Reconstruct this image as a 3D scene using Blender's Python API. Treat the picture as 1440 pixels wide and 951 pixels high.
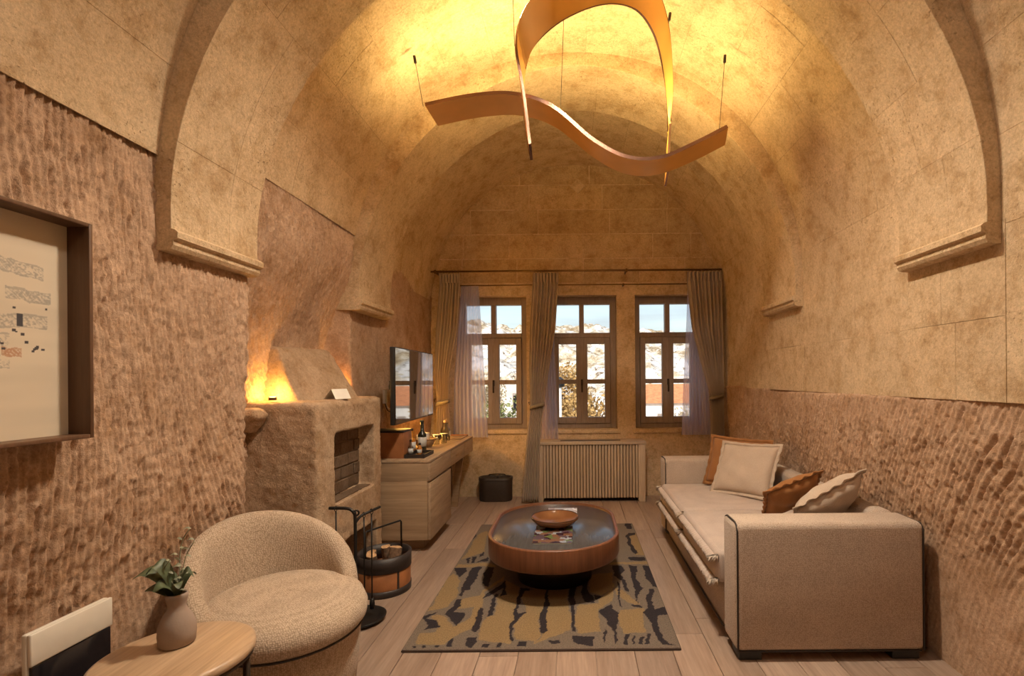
import bpy, bmesh, math, random
import numpy as np
from mathutils import Vector, Matrix, Euler
for o in list(bpy.data.objects): bpy.data.objects.remove(o)
SC = bpy.context.scene
COL = SC.collection
PI = math.pi
random.seed(7)
# ---------------------------------------------------------------- camera
cd = bpy.data.cameras.new('camera'); cam = bpy.data.objects.new('camera', cd); COL.objects.link(cam)
cd.sensor_width = 36.0; cd.lens = 17.5; cd.clip_start = 0.05; cd.clip_end = 600
cd.shift_x = -89/1440; cd.shift_y = 56.5/1440
cam.matrix_world = Matrix.Translation((0, 0, 1.35)) @ Matrix.Rotation(PI/2, 4, 'X') @ Matrix.Rotation(-0.008, 4, 'Z')
SC.camera = cam
# ---------------------------------------------------------------- view
SC.view_settings.view_transform = 'Standard'; SC.view_settings.look = 'None'
SC.view_settings.gamma = 1.0; SC.view_settings.use_curve_mapping = False
SC.view_settings.exposure = 0.46
# ---------------------------------------------------------------- sky and sun
w = bpy.data.worlds.new('sky'); SC.world = w; w.use_nodes = True
nt = w.node_tree; nt.nodes.clear()
wo = nt.nodes.new('ShaderNodeOutputWorld'); bg = nt.nodes.new('ShaderNodeBackground')
sky = nt.nodes.new('ShaderNodeTexSky'); sky.sky_type = 'NISHITA'; sky.sun_disc = False
sky.sun_elevation = math.radians(38); sky.sun_rotation = math.radians(200); sky.air_density = 1.4; sky.dust_density = 2.0
tc = nt.nodes.new('ShaderNodeTexCoord'); mp = nt.nodes.new('ShaderNodeMapping'); mp.inputs['Scale'].default_value = (1.5, 1.5, 16)
no = nt.nodes.new('ShaderNodeTexNoise'); no.inputs['Scale'].default_value = 2.2; no.inputs['Detail'].default_value = 6
rp = nt.nodes.new('ShaderNodeMapRange'); rp.inputs['From Min'].default_value = 0.35; rp.inputs['From Max'].default_value = 0.8
rp.inputs['To Min'].default_value = 0.35; rp.inputs['To Max'].default_value = 0.95
mx = nt.nodes.new('ShaderNodeMix'); mx.data_type = 'RGBA'; mx.inputs['B'].default_value = (2.5, 2.65, 2.8, 1)
nt.links.new(tc.outputs['Generated'], mp.inputs['Vector']); nt.links.new(mp.outputs['Vector'], no.inputs['Vector'])
nt.links.new(no.outputs['Fac'], rp.inputs['Value']); nt.links.new(rp.outputs['Result'], mx.inputs['Factor'])
nt.links.new(sky.outputs['Color'], mx.inputs['A']); nt.links.new(mx.outputs['Result'], bg.inputs['Color'])
bg.inputs['Strength'].default_value = 0.20
nt.links.new(bg.outputs['Background'], wo.inputs['Surface'])
sd = bpy.data.lights.new('sun', 'SUN'); sun = bpy.data.objects.new('sun', sd); COL.objects.link(sun)
sd.energy = 3.8; sd.angle = 0.01; sd.color = (1, 0.93, 0.82)
sun.location = (-20, -20, 40)
sun.rotation_euler = Vector((0.35, 0.8, -0.62)).to_track_quat('-Z', 'Y').to_euler()

LED = 76.0      # emission of the strips on the pendant ribbons
GLOW = 18.0     # watts of the small amber uplights
ROOM_FILL = 400.0    # emission of the drum lamp added as fill under the near arch

# ---------------------------------------------------------------- helpers
def link(o, parent=None):
    COL.objects.link(o)
    if parent is not None: o.parent = parent
    return o
def tag(o, label, cat, group=None):
    o['label'] = label; o['category'] = cat
    if group: o['group'] = group
    return o
def struct(o):
    o['kind'] = 'structure'; return o
def empty(name, loc=(0, 0, 0), rz=0.0, parent=None):
    o = bpy.data.objects.new(name, None); o.empty_display_size = 0.1
    o.location = loc; o.rotation_euler = (0, 0, rz)
    return link(o, parent)
def thing(name, label, cat, loc=(0, 0, 0), rz=0.0, group=None):
    return tag(empty(name, loc, rz), label, cat, group)
def mobj(name, verts, faces, mat, parent=None, smooth=False, loc=None, rot=None):
    me = bpy.data.meshes.new(name); me.from_pydata([tuple(v) for v in verts], [], [tuple(f) for f in faces])
    bm = bmesh.new(); bm.from_mesh(me); bmesh.ops.recalc_face_normals(bm, faces=bm.faces); bm.to_mesh(me); bm.free()
    if smooth: me.polygons.foreach_set('use_smooth', [True]*len(me.polygons))
    me.materials.append(mat)
    o = bpy.data.objects.new(name, me)
    if loc: o.location = loc
    if rot: o.rotation_euler = rot
    return link(o, parent)
def bobj(name, bm, mat, parent=None, smooth=False, loc=None, rot=None):
    bmesh.ops.recalc_face_normals(bm, faces=bm.faces)
    me = bpy.data.meshes.new(name); bm.to_mesh(me); bm.free()
    if smooth: me.polygons.foreach_set('use_smooth', [True]*len(me.polygons))
    me.materials.append(mat)
    o = bpy.data.objects.new(name, me)
    if loc: o.location = loc
    if rot: o.rotation_euler = rot
    return link(o, parent)
def bm_box(bm, lo, hi, bevel=0.0, seg=2):
    r = bmesh.ops.create_cube(bm, size=1.0); vs = r['verts']
    for v in vs:
        v.co = Vector([lo[i] + (v.co[i]+0.5)*(hi[i]-lo[i]) for i in range(3)])
    if bevel > 0:
        es = list({e for v in vs for e in v.link_edges})
        bmesh.ops.bevel(bm, geom=es, offset=bevel, segments=seg, profile=0.5, affect='EDGES')
def box(name, lo, hi, mat, parent=None, bevel=0.0, seg=2, smooth=None, loc=None, rot=None):
    bm = bmesh.new(); bm_box(bm, lo, hi, bevel, seg)
    return bobj(name, bm, mat, parent, bevel > 0 if smooth is None else smooth, loc, rot)
def boxes(name, lst, mat, parent=None, bevel=0.0):
    bm = bmesh.new()
    for lo, hi in lst: bm_box(bm, lo, hi, bevel, 1)
    return bobj(name, bm, mat, parent)
def lathe(name, prof, mat, parent=None, n=40, loc=None, rot=None, sx=1.0, sy=1.0, smooth=True):
    V = []; F = []
    for r, z in prof:
        for k in range(n):
            a = 2*PI*k/n; V.append((r*math.cos(a)*sx, r*math.sin(a)*sy, z))
    m = len(prof)
    for i in range(m-1):
        for k in range(n):
            k2 = (k+1) % n; F.append((i*n+k, i*n+k2, (i+1)*n+k2, (i+1)*n+k))
    if prof[0][0] > 1e-5 and prof[-1][0] > 1e-5:        # a ring: close the section, leave the hole open
        if prof[0] != prof[-1]:
            for k in range(n):
                k2 = (k+1) % n; F.append(((m-1)*n+k, (m-1)*n+k2, k2, k))
    elif prof[0][0] > 1e-5: F.append(tuple(range(n-1, -1, -1)))
    elif prof[-1][0] > 1e-5: F.append(tuple((m-1)*n+k for k in range(n)))
    bm = bmesh.new(); vs = [bm.verts.new(v) for v in V]
    for f in F: bm.faces.new([vs[i] for i in f])
    bmesh.ops.remove_doubles(bm, verts=bm.verts, dist=1e-6)
    return bobj(name, bm, mat, parent, smooth, loc, rot)
def bm_tube(bm, pts, r, n=8, closed=False):
    P = [Vector(p) for p in pts]; m = len(P); rings = []
    rr = r if isinstance(r, (list, tuple)) else [r]*m
    up = None
    for i, p in enumerate(P):
        if closed: t = P[(i+1) % m]-P[i-1]
        else: t = P[min(i+1, m-1)]-P[max(i-1, 0)]
        t.normalize()
        if up is None:
            up = t.orthogonal().normalized()
        up = (up - t*up.dot(t)); 
        if up.length < 1e-6: up = t.orthogonal()
        up.normalize(); sd_ = t.cross(up)
        rings.append([bm.verts.new(p+(up*math.cos(2*PI*k/n)+sd_*math.sin(2*PI*k/n))*rr[i]) for k in range(n)])
    for i in range(m if closed else m-1):
        a, b = rings[i], rings[(i+1) % m]
        for k in range(n): bm.faces.new((a[k], a[(k+1) % n], b[(k+1) % n], b[k]))
    if not closed:
        bm.faces.new(rings[0][::-1]); bm.faces.new(rings[-1])
def tube(name, pts, r, mat, parent=None, n=8, closed=False, loc=None):
    bm = bmesh.new(); bm_tube(bm, pts, r, n, closed)
    return bobj(name, bm, mat, parent, True, loc)
def rrect(w, d, r, n=8):
    pts = []
    for cx, cy, a0 in ((w/2-r, d/2-r, 0), (-w/2+r, d/2-r, PI/2), (-w/2+r, -d/2+r, PI), (w/2-r, -d/2+r, 1.5*PI)):
        for k in range(n+1):
            a = a0+PI/2*k/n; pts.append((cx+r*math.cos(a), cy+r*math.sin(a)))
    return pts
def loft(name, rings, mat, parent=None, caps=True, smooth=True, loc=None, rot=None):
    """rings: list of closed loops with the same number of 3-D points"""
    n = len(rings[0]); V = [p for r in rings for p in r]; F = []
    for i in range(len(rings)-1):
        for k in range(n):
            k2 = (k+1) % n; F.append((i*n+k, i*n+k2, (i+1)*n+k2, (i+1)*n+k))
    if caps: F.append(tuple(range(n-1, -1, -1))); F.append(tuple((len(rings)-1)*n+k for k in range(n)))
    return mobj(name, V, F, mat, parent, smooth, loc, rot)
def smooth_path(pts, sub=8):
    P = [Vector(p) for p in pts]; out = []
    for i in range(len(P)-1):
        p0 = P[max(i-1, 0)]; p1 = P[i]; p2 = P[i+1]; p3 = P[min(i+2, len(P)-1)]
        for k in range(sub):
            t = k/sub
            out.append(0.5*((2*p1)+(-p0+p2)*t+(2*p0-5*p1+4*p2-p3)*t*t+(-p0+3*p1-3*p2+p3)*t**3))
    out.append(P[-1]); return out
_R = np.random.RandomState(11)
_LAT = _R.rand(256, 256)
def vnoise(x, y, s=0):
    x = np.asarray(x, float)+s*17.31; y = np.asarray(y, float)+s*9.77
    xi = np.floor(x).astype(int); yi = np.floor(y).astype(int); fx = x-xi; fy = y-yi
    fx = fx*fx*(3-2*fx); fy = fy*fy*(3-2*fy)
    L = lambda a, b: _LAT[a % 256, b % 256]
    return (L(xi, yi)*(1-fx)+L(xi+1, yi)*fx)*(1-fy)+(L(xi, yi+1)*(1-fx)+L(xi+1, yi+1)*fx)*fy
def sstep(x, a, b):
    t = np.clip((x-a)/(b-a), 0, 1); return t*t*(3-2*t)
def grid_mesh(name, X, Y, Z, mat, parent=None, smooth=True, colors=None):
    """X, Y, Z: 2-D arrays of vertex positions"""
    a, b = X.shape
    co = np.stack([X, Y, Z], -1).reshape(-1, 3).astype(np.float32)
    idx = np.arange(a*b).reshape(a, b)
    q = np.stack([idx[:-1, :-1], idx[1:, :-1], idx[1:, 1:], idx[:-1, 1:]], -1).reshape(-1, 4)
    me = bpy.data.meshes.new(name)
    me.vertices.add(a*b); me.vertices.foreach_set('co', co.ravel())
    nq = len(q); me.loops.add(nq*4); me.loops.foreach_set('vertex_index', q.ravel().astype(np.int32))
    me.polygons.add(nq); me.polygons.foreach_set('loop_start', np.arange(0, nq*4, 4, dtype=np.int32))
    me.polygons.foreach_set('loop_total', np.full(nq, 4, dtype=np.int32))
    me.update(calc_edges=True); me.validate()
    if smooth: me.polygons.foreach_set('use_smooth', [True]*nq)
    if colors is not None:
        at = me.color_attributes.new('print', 'FLOAT_COLOR', 'POINT')
        at.data.foreach_set('color', colors.reshape(-1, 4).astype(np.float32).ravel())
    me.materials.append(mat)
    return link(bpy.data.objects.new(name, me), parent)
def copy_tree(o, parent=None):
    c = o.copy(); COL.objects.link(c); c.parent = parent
    for ch in [x for x in o.children]:
        copy_tree(ch, c)
    return c

# ---------------------------------------------------------------- materials
class NT:
    def __init__(s, name, rough=0.6, metal=0.0, color=None, spec=None):
        s.m = bpy.data.materials.new(name); s.m.use_nodes = True; s.t = s.m.node_tree
        s.b = s.t.nodes['Principled BSDF']; s.b.inputs['Roughness'].default_value = rough; s.b.inputs['Metallic'].default_value = metal
        if color: s.b.inputs['Base Color'].default_value = (*color, 1)
        if spec is not None: s.b.inputs['Specular IOR Level'].default_value = spec
        s.co = None
    def n(s, typ, ins=None, out=0, **props):
        nd = s.t.nodes.new('ShaderNode'+typ)
        for k, v in props.items(): setattr(nd, k, v)
        for k, v in (ins or {}).items():
            sk = nd.inputs[k]
            if hasattr(v, 'is_output'): s.t.links.new(v, sk)
            else: sk.default_value = v
        return nd.outputs[out]
    def coord(s, scale=(1, 1, 1), rot=(0, 0, 0), which='Object'):
        c = s.n('TexCoord', out=which)
        return s.n('Mapping', {'Vector': c, 'Scale': scale, 'Rotation': rot})
    def noise(s, v, scale, detail=4, rough=0.5, dist=0.0):
        return s.n('TexNoise', {'Vector': v, 'Scale': scale, 'Detail': detail, 'Roughness': rough, 'Distortion': dist})
    def ramp(s, f, stops):
        nd = s.t.nodes.new('ShaderNodeValToRGB'); s.t.links.new(f, nd.inputs['Fac'])
        e = nd.color_ramp.elements
        while len(e) < len(stops): e.new(0.5)
        for k, (p, c) in enumerate(stops):
            e[k].position = p; e[k].color = (*c, 1) if len(c) == 3 else c
        return nd.outputs['Color']
    def mix(s, f, a, b, mode='MIX'):
        nd = s.t.nodes.new('ShaderNodeMix'); nd.data_type = 'RGBA'; nd.blend_type = mode
        for k, v in (('Factor', f), ('A', a), ('B', b)):
            sk = [i for i in nd.inputs if i.name == k and (i.type == 'RGBA' or k == 'Factor')][0]
            if hasattr(v, 'is_output'): s.t.links.new(v, sk)
            else: sk.default_value = v if not isinstance(v, tuple) or len(v) == 4 else (*v, 1)
        return [o for o in nd.outputs if o.type == 'RGBA'][0]
    def col(s, c): s.t.links.new(c, s.b.inputs['Base Color'])
    def bump(s, h, strength=0.3, dist=0.01, prev=None):
        ins = {'Height': h, 'Strength': strength, 'Distance': dist}
        if prev is not None: ins['Normal'] = prev
        o = s.n('Bump', ins); s.t.links.new(o, s.b.inputs['Normal']); return o
def plain(name, color, rough=0.5, metal=0.0, var=0.12, scale=20.0, bump=0.0, bscale=80.0, spec=None):
    a = NT(name, rough, metal, color, spec); v = a.coord()
    c0 = tuple(x*(1-var) for x in color); c1 = tuple(min(1, x*(1+var)) for x in color)
    a.col(a.ramp(a.noise(v, scale, 5), [(0.3, c0), (0.7, c1)]))
    if bump > 0: a.bump(a.noise(v, bscale, 5), bump, 0.005)
    return a.m
def stone_mat(name, c_lo, c_hi, pit, seed=0.0, rnd=0.12, bs=0.5, pits=0.5):
    a = NT(name, 0.92, spec=0.2); v = a.coord(); v2 = a.n('VectorMath', {0: v, 1: (seed, seed*2, seed)}, operation='ADD')
    base = a.ramp(a.noise(v2, 1.7, 7, 0.62), [(0.3, c_lo), (0.72, c_hi)])
    fine = a.ramp(a.noise(v2, 75, 6, 0.85), [(0.28, (0.62,)*3), (0.7, (1.14,)*3)])
    base = a.mix(1.0, base, fine, 'MULTIPLY')
    mott = a.ramp(a.noise(v2, 6.5, 8, 0.75), [(0.36, (0.76, 0.69, 0.60)), (0.52, (1.0,)*3), (0.72, (1.10,)*3)])
    base = a.mix(1.0, base, mott, 'MULTIPLY')
    grain = a.ramp(a.noise(v2, 30, 5, 0.8), [(0.32, (0.74, 0.68, 0.60)), (0.46, (1.0,)*3), (0.7, (1.08,)*3)])
    base = a.mix(0.8, base, grain, 'MULTIPLY')
    pm = a.noise(v2, 70, 3, 0.6); patch = a.noise(v2, 2.6, 4)
    msk = a.n('Math', {0: a.n('MapRange', {'Value': pm, 'From Min': 0.62, 'From Max': 0.70}), 1: a.n('MapRange', {'Value': patch, 'From Min': 0.42, 'From Max': 0.66})}, operation='MULTIPLY')
    msk2 = a.n('Math', {0: msk, 1: pits}, operation='MULTIPLY')
    base = a.mix(msk2, base, pit)
    r = a.n('ObjectInfo', out='Random')
    k = a.n('MapRange', {'Value': r, 'To Min': 1-rnd, 'To Max': 1+rnd*0.6})
    kk = a.n('CombineColor', {0: k, 1: k, 2: k})
    a.col(a.mix(1.0, base, kk, 'MULTIPLY'))
    n0 = a.bump(a.noise(v2, 9, 5), 0.25, 0.03)
    n1 = a.bump(a.noise(v2, 90, 5, 0.7), bs, 0.006, n0)
    a.bump(msk, 0.5*pits*2, -0.006, n1)
    return a.m
M = {}
M['stone'] = stone_mat('tuff_stone', (0.62, 0.45, 0.275), (0.76, 0.585, 0.385), (0.28, 0.17, 0.09), 0.0, 0.05, 0.7, 0.8)
M['stone_end'] = stone_mat('tuff_stone_end', (0.56, 0.385, 0.215), (0.71, 0.52, 0.32), (0.22, 0.12, 0.05), 3.0, 0.10)
M['plaster'] = stone_mat('lime_render', (0.66, 0.485, 0.30), (0.79, 0.605, 0.40), (0.36, 0.23, 0.12), 5.0, 0.0, 0.4, 0.35)
M['chisel'] = stone_mat('hewn_rock', (0.50, 0.325, 0.21), (0.66, 0.455, 0.315), (0.30, 0.17, 0.09), 8.0, 0.0, 0.8, 0.4)
M['rough'] = stone_mat('hearth_stone', (0.46, 0.32, 0.205), (0.60, 0.44, 0.30), (0.24, 0.15, 0.08), 13.0, 0.0, 0.9, 0.7)
M['soot'] = stone_mat('sooty_stone', (0.13, 0.085, 0.055), (0.26, 0.18, 0.12), (0.05, 0.03, 0.02), 15.0, 0.2, 0.6, 0.6)
def wood_mat(name, lo, hi, axis='Y', grain=26.0, rough=0.5, rnd=0.18, bump=0.12):
    a = NT(name, rough); sc = {'X': (0.06, 1, 1), 'Y': (1, 0.06, 1), 'Z': (1, 1, 0.06)}[axis]
    r = a.n('ObjectInfo', out='Random')
    off = a.n('CombineXYZ', {0: a.n('Math', {0: r, 1: 37.0}, operation='MULTIPLY'), 1: a.n('Math', {0: r, 1: 11.0}, operation='MULTIPLY')})
    c = a.n('VectorMath', {0: a.n('TexCoord', out='Object'), 1: off}, operation='ADD')
    v = a.n('Mapping', {'Vector': c, 'Scale': sc})
    g = a.noise(v, grain, 6, 0.65, 1.2); g2 = a.noise(v, grain*6, 3, 0.6)
    base = a.ramp(g, [(0.28, lo), (0.5, tuple((x+y)/2 for x, y in zip(lo, hi))), (0.75, hi)])
    base = a.mix(1.0, base, a.ramp(g2, [(0.3, (0.82,)*3), (0.65, (1.06,)*3)]), 'MULTIPLY')
    k = a.n('MapRange', {'Value': r, 'To Min': 1-rnd, 'To Max': 1+rnd*0.5}); kk = a.n('CombineColor', {0: k, 1: k, 2: k})
    a.col(a.mix(1.0, base, kk, 'MULTIPLY')); a.bump(g2, bump, 0.003)
    return a.m
M['oak_floor'] = wood_mat('oak_floorboard', (0.31, 0.21, 0.155), (0.47, 0.345, 0.265), 'Y', 14, 0.38)
M['oak_desk'] = wood_mat('oak_desk', (0.30, 0.20, 0.12), (0.52, 0.385, 0.26), 'Y', 20, 0.45, 0.05)
M['oak_side'] = wood_mat('oak_desk_side', (0.32, 0.21, 0.12), (0.48, 0.345, 0.22), 'X', 12, 0.5, 0.05)
M['oak_table'] = wood_mat('oak_table', (0.36, 0.23, 0.13), (0.55, 0.38, 0.24), 'Y', 18, 0.4, 0.05)
M['walnut'] = wood_mat('walnut_veneer', (0.135, 0.05, 0.022), (0.235, 0.092, 0.042), 'Z', 16, 0.35, 0.05)
M['black_oak'] = wood_mat('black_stained_wood', (0.055, 0.057, 0.060), (0.10, 0.10, 0.105), 'Y', 26, 0.24, 0.0, 0.25)
M['black_oak'].node_tree.nodes['Principled BSDF'].inputs['Coat Weight'].default_value = 0.6
M['black_oak'].node_tree.nodes['Principled BSDF'].inputs['Coat Roughness'].default_value = 0.18
M['frame_wood'] = wood_mat('frame_walnut', (0.10, 0.048, 0.022), (0.17, 0.085, 0.042), 'Z', 14, 0.5, 0.1)
M['win_wood'] = wood_mat('window_wood', (0.28, 0.215, 0.17), (0.38, 0.30, 0.245), 'Z', 30, 0.55, 0.05)
M['slat_wood'] = wood_mat('slat_wood', (0.50, 0.385, 0.275), (0.64, 0.51, 0.38), 'Z', 30, 0.55, 0.1)
def fabric(name, lo, hi, cell=170.0, bs=0.5, rough=0.95, dens=1.0):
    a = NT(name, rough, spec=0.15); v = a.coord()
    vo = a.n('TexVoronoi', {'Vector': v, 'Scale': cell, 'Randomness': 0.55}, out='Distance')
    big = a.noise(v, 8, 4)
    c = a.ramp(vo, [(0.1, hi), (0.75, lo)])
    c = a.mix(1.0, c, a.ramp(big, [(0.3, (0.93,)*3), (0.7, (1.05,)*3)]), 'MULTIPLY')
    a.col(c); a.bump(vo, bs, -0.003)
    a.b.inputs['Sheen Weight'].default_value = 0.12
    return a.m
M['sofa'] = fabric('sofa_tweed', (0.37, 0.285, 0.22), (0.62, 0.51, 0.42), 190)
M['seat'] = fabric('sofa_seat_linen', (0.44, 0.36, 0.31), (0.58, 0.48, 0.42), 260, 0.3)
M['chairfab'] = fabric('boucle_weave', (0.34, 0.255, 0.18), (0.62, 0.49, 0.37), 150, 0.7)
M['linen'] = fabric('linen_cushion', (0.46, 0.36, 0.28), (0.60, 0.49, 0.39), 330, 0.3)
M['rust'] = fabric('rust_cotton', (0.27, 0.115, 0.04), (0.36, 0.165, 0.06), 400, 0.15)
M['piping'] = plain('dark_piping', (0.035, 0.025, 0.02), 0.7)
M['curtain'] = fabric('curtain_cloth', (0.43, 0.34, 0.26), (0.58, 0.47, 0.37), 420, 0.1)
M['tie'] = fabric('tieback_cloth', (0.24, 0.19, 0.13), (0.36, 0.29, 0.21), 300, 0.3)
a = NT('sheer_voile', 0.9)
tr = a.n('BsdfTranslucent', {'Color': (0.80, 0.78, 0.93, 1)}); df = a.n('BsdfDiffuse', {'Color': (0.74, 0.71, 0.86, 1)}); tp = a.n('BsdfTransparent', {'Color': (0.93, 0.92, 1.0, 1)})  # pale voile; the lilac tint stands in for bluish daylight
m1 = a.n('MixShader', {0: 0.5, 1: tr, 2: df}); m2 = a.n('MixShader', {0: 0.42, 1: m1, 2: tp})
a.t.links.new(m2, a.t.nodes['Material Output'].inputs['Surface']); M['sheer'] = a.m
M['iron'] = plain('black_iron', (0.018, 0.016, 0.015), 0.5, 0.4, bump=0.1)
M['darkmetal'] = plain('dark_bronze', (0.05, 0.035, 0.025), 0.4, 0.7)
M['brass'] = plain('aged_brass', (0.22, 0.13, 0.06), 0.4, 0.8)
M['copper'] = plain('brushed_copper', (0.80, 0.43, 0.11), 0.38, 0.2, 0.06, 6)
M['copper_edge'] = plain('copper_edge', (0.30, 0.17, 0.12), 0.22, 0.9, 0.06, 6)
M['leather'] = plain('tan_leather', (0.32, 0.125, 0.045), 0.5, 0, 0.18, 12, 0.2, 160)
M['leather_dk'] = plain('dark_leather', (0.03, 0.022, 0.02), 0.5, 0, 0.18, 12, 0.25, 160)
M['white'] = plain('white_card', (0.80, 0.77, 0.70), 0.6, 0, 0.03)
M['cream'] = plain('cream_enamel', (0.74, 0.68, 0.58), 0.35, 0, 0.03)
M['blackglass'] = plain('black_glass', (0.012, 0.011, 0.014), 0.12, 0, 0.1)
M['screen'] = NT('tv_screen', 0.03, 0, (0.012, 0.012, 0.016), 0.9).m
M['screen'].node_tree.nodes['Principled BSDF'].inputs['Coat Weight'].default_value = 1.0
M['plastic'] = plain('black_plastic', (0.02, 0.02, 0.02), 0.45)
M['clay'] = plain('grey_clay', (0.33, 0.25, 0.20), 0.85, 0, 0.05, 10, 0.1, 120)
M['leaf'] = plain('eucalyptus_leaf', (0.085, 0.105, 0.05), 0.5, 0, 0.35, 60)
M['leaf2'] = plain('pale_leaf_rib', (0.27, 0.27, 0.17), 0.5, 0, 0.3, 60)
M['bark'] = plain('log_bark', (0.20, 0.12, 0.07), 0.9, 0, 0.4, 60, 0.8, 60)
M['logend'] = plain('log_end', (0.50, 0.31, 0.16), 0.9, 0, 0.25, 60, 0.3, 90)
M['bowl'] = plain('brown_glazed_bowl', (0.20, 0.085, 0.035), 0.16, 0, 0.2, 10)
M['bin'] = plain('bin_leatherette', (0.035, 0.024, 0.018), 0.5, 0, 0.1, 40, 0.2, 200)
M['wicker'] = plain('wicker', (0.36, 0.22, 0.11), 0.7, 0, 0.35, 120, 0.8, 140)
M['amberglass'] = plain('amber_bottle', (0.45, 0.17, 0.02), 0.08, 0, 0.1)
M['darkglass'] = plain('dark_bottle_glass', (0.015, 0.018, 0.012), 0.08, 0, 0.1)
M['paper'] = plain('paper_label', (0.62, 0.66, 0.68), 0.7, 0, 0.05)
M['pale'] = plain('pale_packet', (0.66, 0.58, 0.46), 0.7, 0, 0.15, 60)
def glassmat(name, col=(0.95, 0.97, 1.0), refl=0.05, tint=0.97):
    a = NT(name); g = a.n('BsdfGlossy', {'Color': (1, 1, 1, 1), 'Roughness': 0.02}); t = a.n('BsdfTransparent', {'Color': (col[0]*tint, col[1]*tint, col[2]*tint, 1)})
    fr = a.n('LayerWeight', {'Blend': 0.15}, out='Fresnel'); f2 = a.n('Math', {0: fr, 1: refl}, operation='ADD')
    a.t.links.new(a.n('MixShader', {0: f2, 1: t, 2: g}), a.t.nodes['Material Output'].inputs['Surface']); return a.m
M['glass'] = glassmat('window_glass', refl=0.0)
M['clear'] = glassmat('clear_glass', (0.9, 0.92, 0.92), 0.1, 0.85)
def emit(name, col, s):
    a = NT(name); e = a.n('Emission', {'Color': (*col, 1), 'Strength': s})
    a.t.links.new(e, a.t.nodes['Material Output'].inputs['Surface']); return a.m
M['led'] = emit('warm_led', (1.0, 0.75, 0.31), LED)
M['amber'] = emit('amber_led', (1.0, 0.55, 0.12), 12.0)
M['globe2'] = emit('opal_glass_dim', (1.0, 0.84, 0.66), 55.0)  # glow of the dome added as fill in the near bay
M['globe'] = emit('opal_glass', (1.0, 0.86, 0.68), ROOM_FILL)

# ================================================================ the setting
WB = 5.70           # end wall
YN = -2.6           # wall behind the camera
XC = 0.02
# ---- floor of oak boards
fl = struct(box('floor', (-2.0, YN-0.1, -0.06), (2.0, WB+0.3, -0.012), M['oak_floor']))
PW = 0.19
plank_meshes = {}
rs = random.Random(3)
for i in range(21):
    x0 = -2.0+i*PW
    y = YN+0.02-rs.uniform(0, 1.6)
    while y < WB+0.25:
        L = rs.choice((1.4, 1.8, 2.1)); y0 = max(y, YN-0.05); y1 = min(y+L, WB+0.28)
        if y1-y0 > 0.08:
            key = round(y1-y0, 3)
            if key not in plank_meshes:
                bm = bmesh.new(); bm_box(bm, (0.0012, 0.0012, -0.014), (PW-0.0012, key-0.0012, 0.0), 0.002, 1)
                o = bobj('plank', bm, M['oak_floor'], fl, False); plank_meshes[key] = o.data
            else:
                o = link(bpy.data.objects.new('plank', plank_meshes[key]), fl)
            o.location = (x0, y0, 0)
        y += L
# ---- hewn left wall (dense relief)
def strokes(u, v, ang, sp, ln, seed):
    p = (u+ang)/sp; q = v/ln
    p = p+0.7*(vnoise(u*9, v*6, seed+3)-0.5)
    i = np.floor(p).astype(int); fp = p-i
    qq = q+_LAT[(i*7+seed) % 256, 3]*5.0
    j = np.floor(qq).astype(int); fq = qq-j
    dep = 0.2+0.9*_LAT[i % 256, (j*3+seed) % 256]; dep2 = 0.2+0.9*_LAT[i % 256, ((j+1)*3+seed) % 256]
    dep = dep*(1-sstep(fq, 0.8, 1.0))+dep2*sstep(fq, 0.8, 1.0)
    gro = np.abs(2*fp-1)**0.9                       # sharp ridge between two gouges
    h = 1-dep*(1-gro)*(0.55+0.45*fq)
    return h*0.85+0.30*(vnoise(u*75, v*60, seed+2)-0.5)+0.12*(vnoise(u*34, v*16, seed+5)-0.5)
ys = np.concatenate([np.arange(YN, 0.9, 0.06), np.arange(0.9, 3.7, 0.0058), np.arange(3.7, WB+0.03, 0.009)])
zs = np.arange(-0.01, 2.56, 0.0098)
Y, Z = np.meshgrid(ys, zs, indexing='ij')
wob = (vnoise(Y*2.2, Z*2.2, 5)-0.5)
Yw = Y+0.03*wob; Zw = Z+0.06*(vnoise(Y*3, Z*3, 6)-0.5)
near = -1.634-0.006*sstep(Zw, 1.84, 1.90)
X = near
mid = -1.84+0.228*sstep(Z, 1.50, 2.30)
X = X+(mid-near)*sstep(Yw, 2.465, 2.505)
X = X+(-1.65-mid)*sstep(Yw, 3.64, 3.67)
X = X+(-1.642+1.65)*sstep(Yw, 4.25, 4.29)
X = X+0.035*(vnoise(Y*1.6, Z*1.6, 8)-0.5)-0.03*(1-sstep(Z, 0.6, 1.0))
fade = 0.35+0.65*sstep(Z, 0.35, 0.75)
amp = np.where(Y < 3.66, 0.033, 0.016)*fade
ang = 0.05*Z+0.30*(Z-0.9)*sstep(Y, 1.5, 2.5)+0.10*(vnoise(Y*1.6, Z*1.3, 12)-0.5)
X = X+amp*(strokes(Y, Z, ang, 0.027, 0.135, 1)-0.6)
struct(grid_mesh('wall_left', X, Y, Z, M['chisel']))
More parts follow.
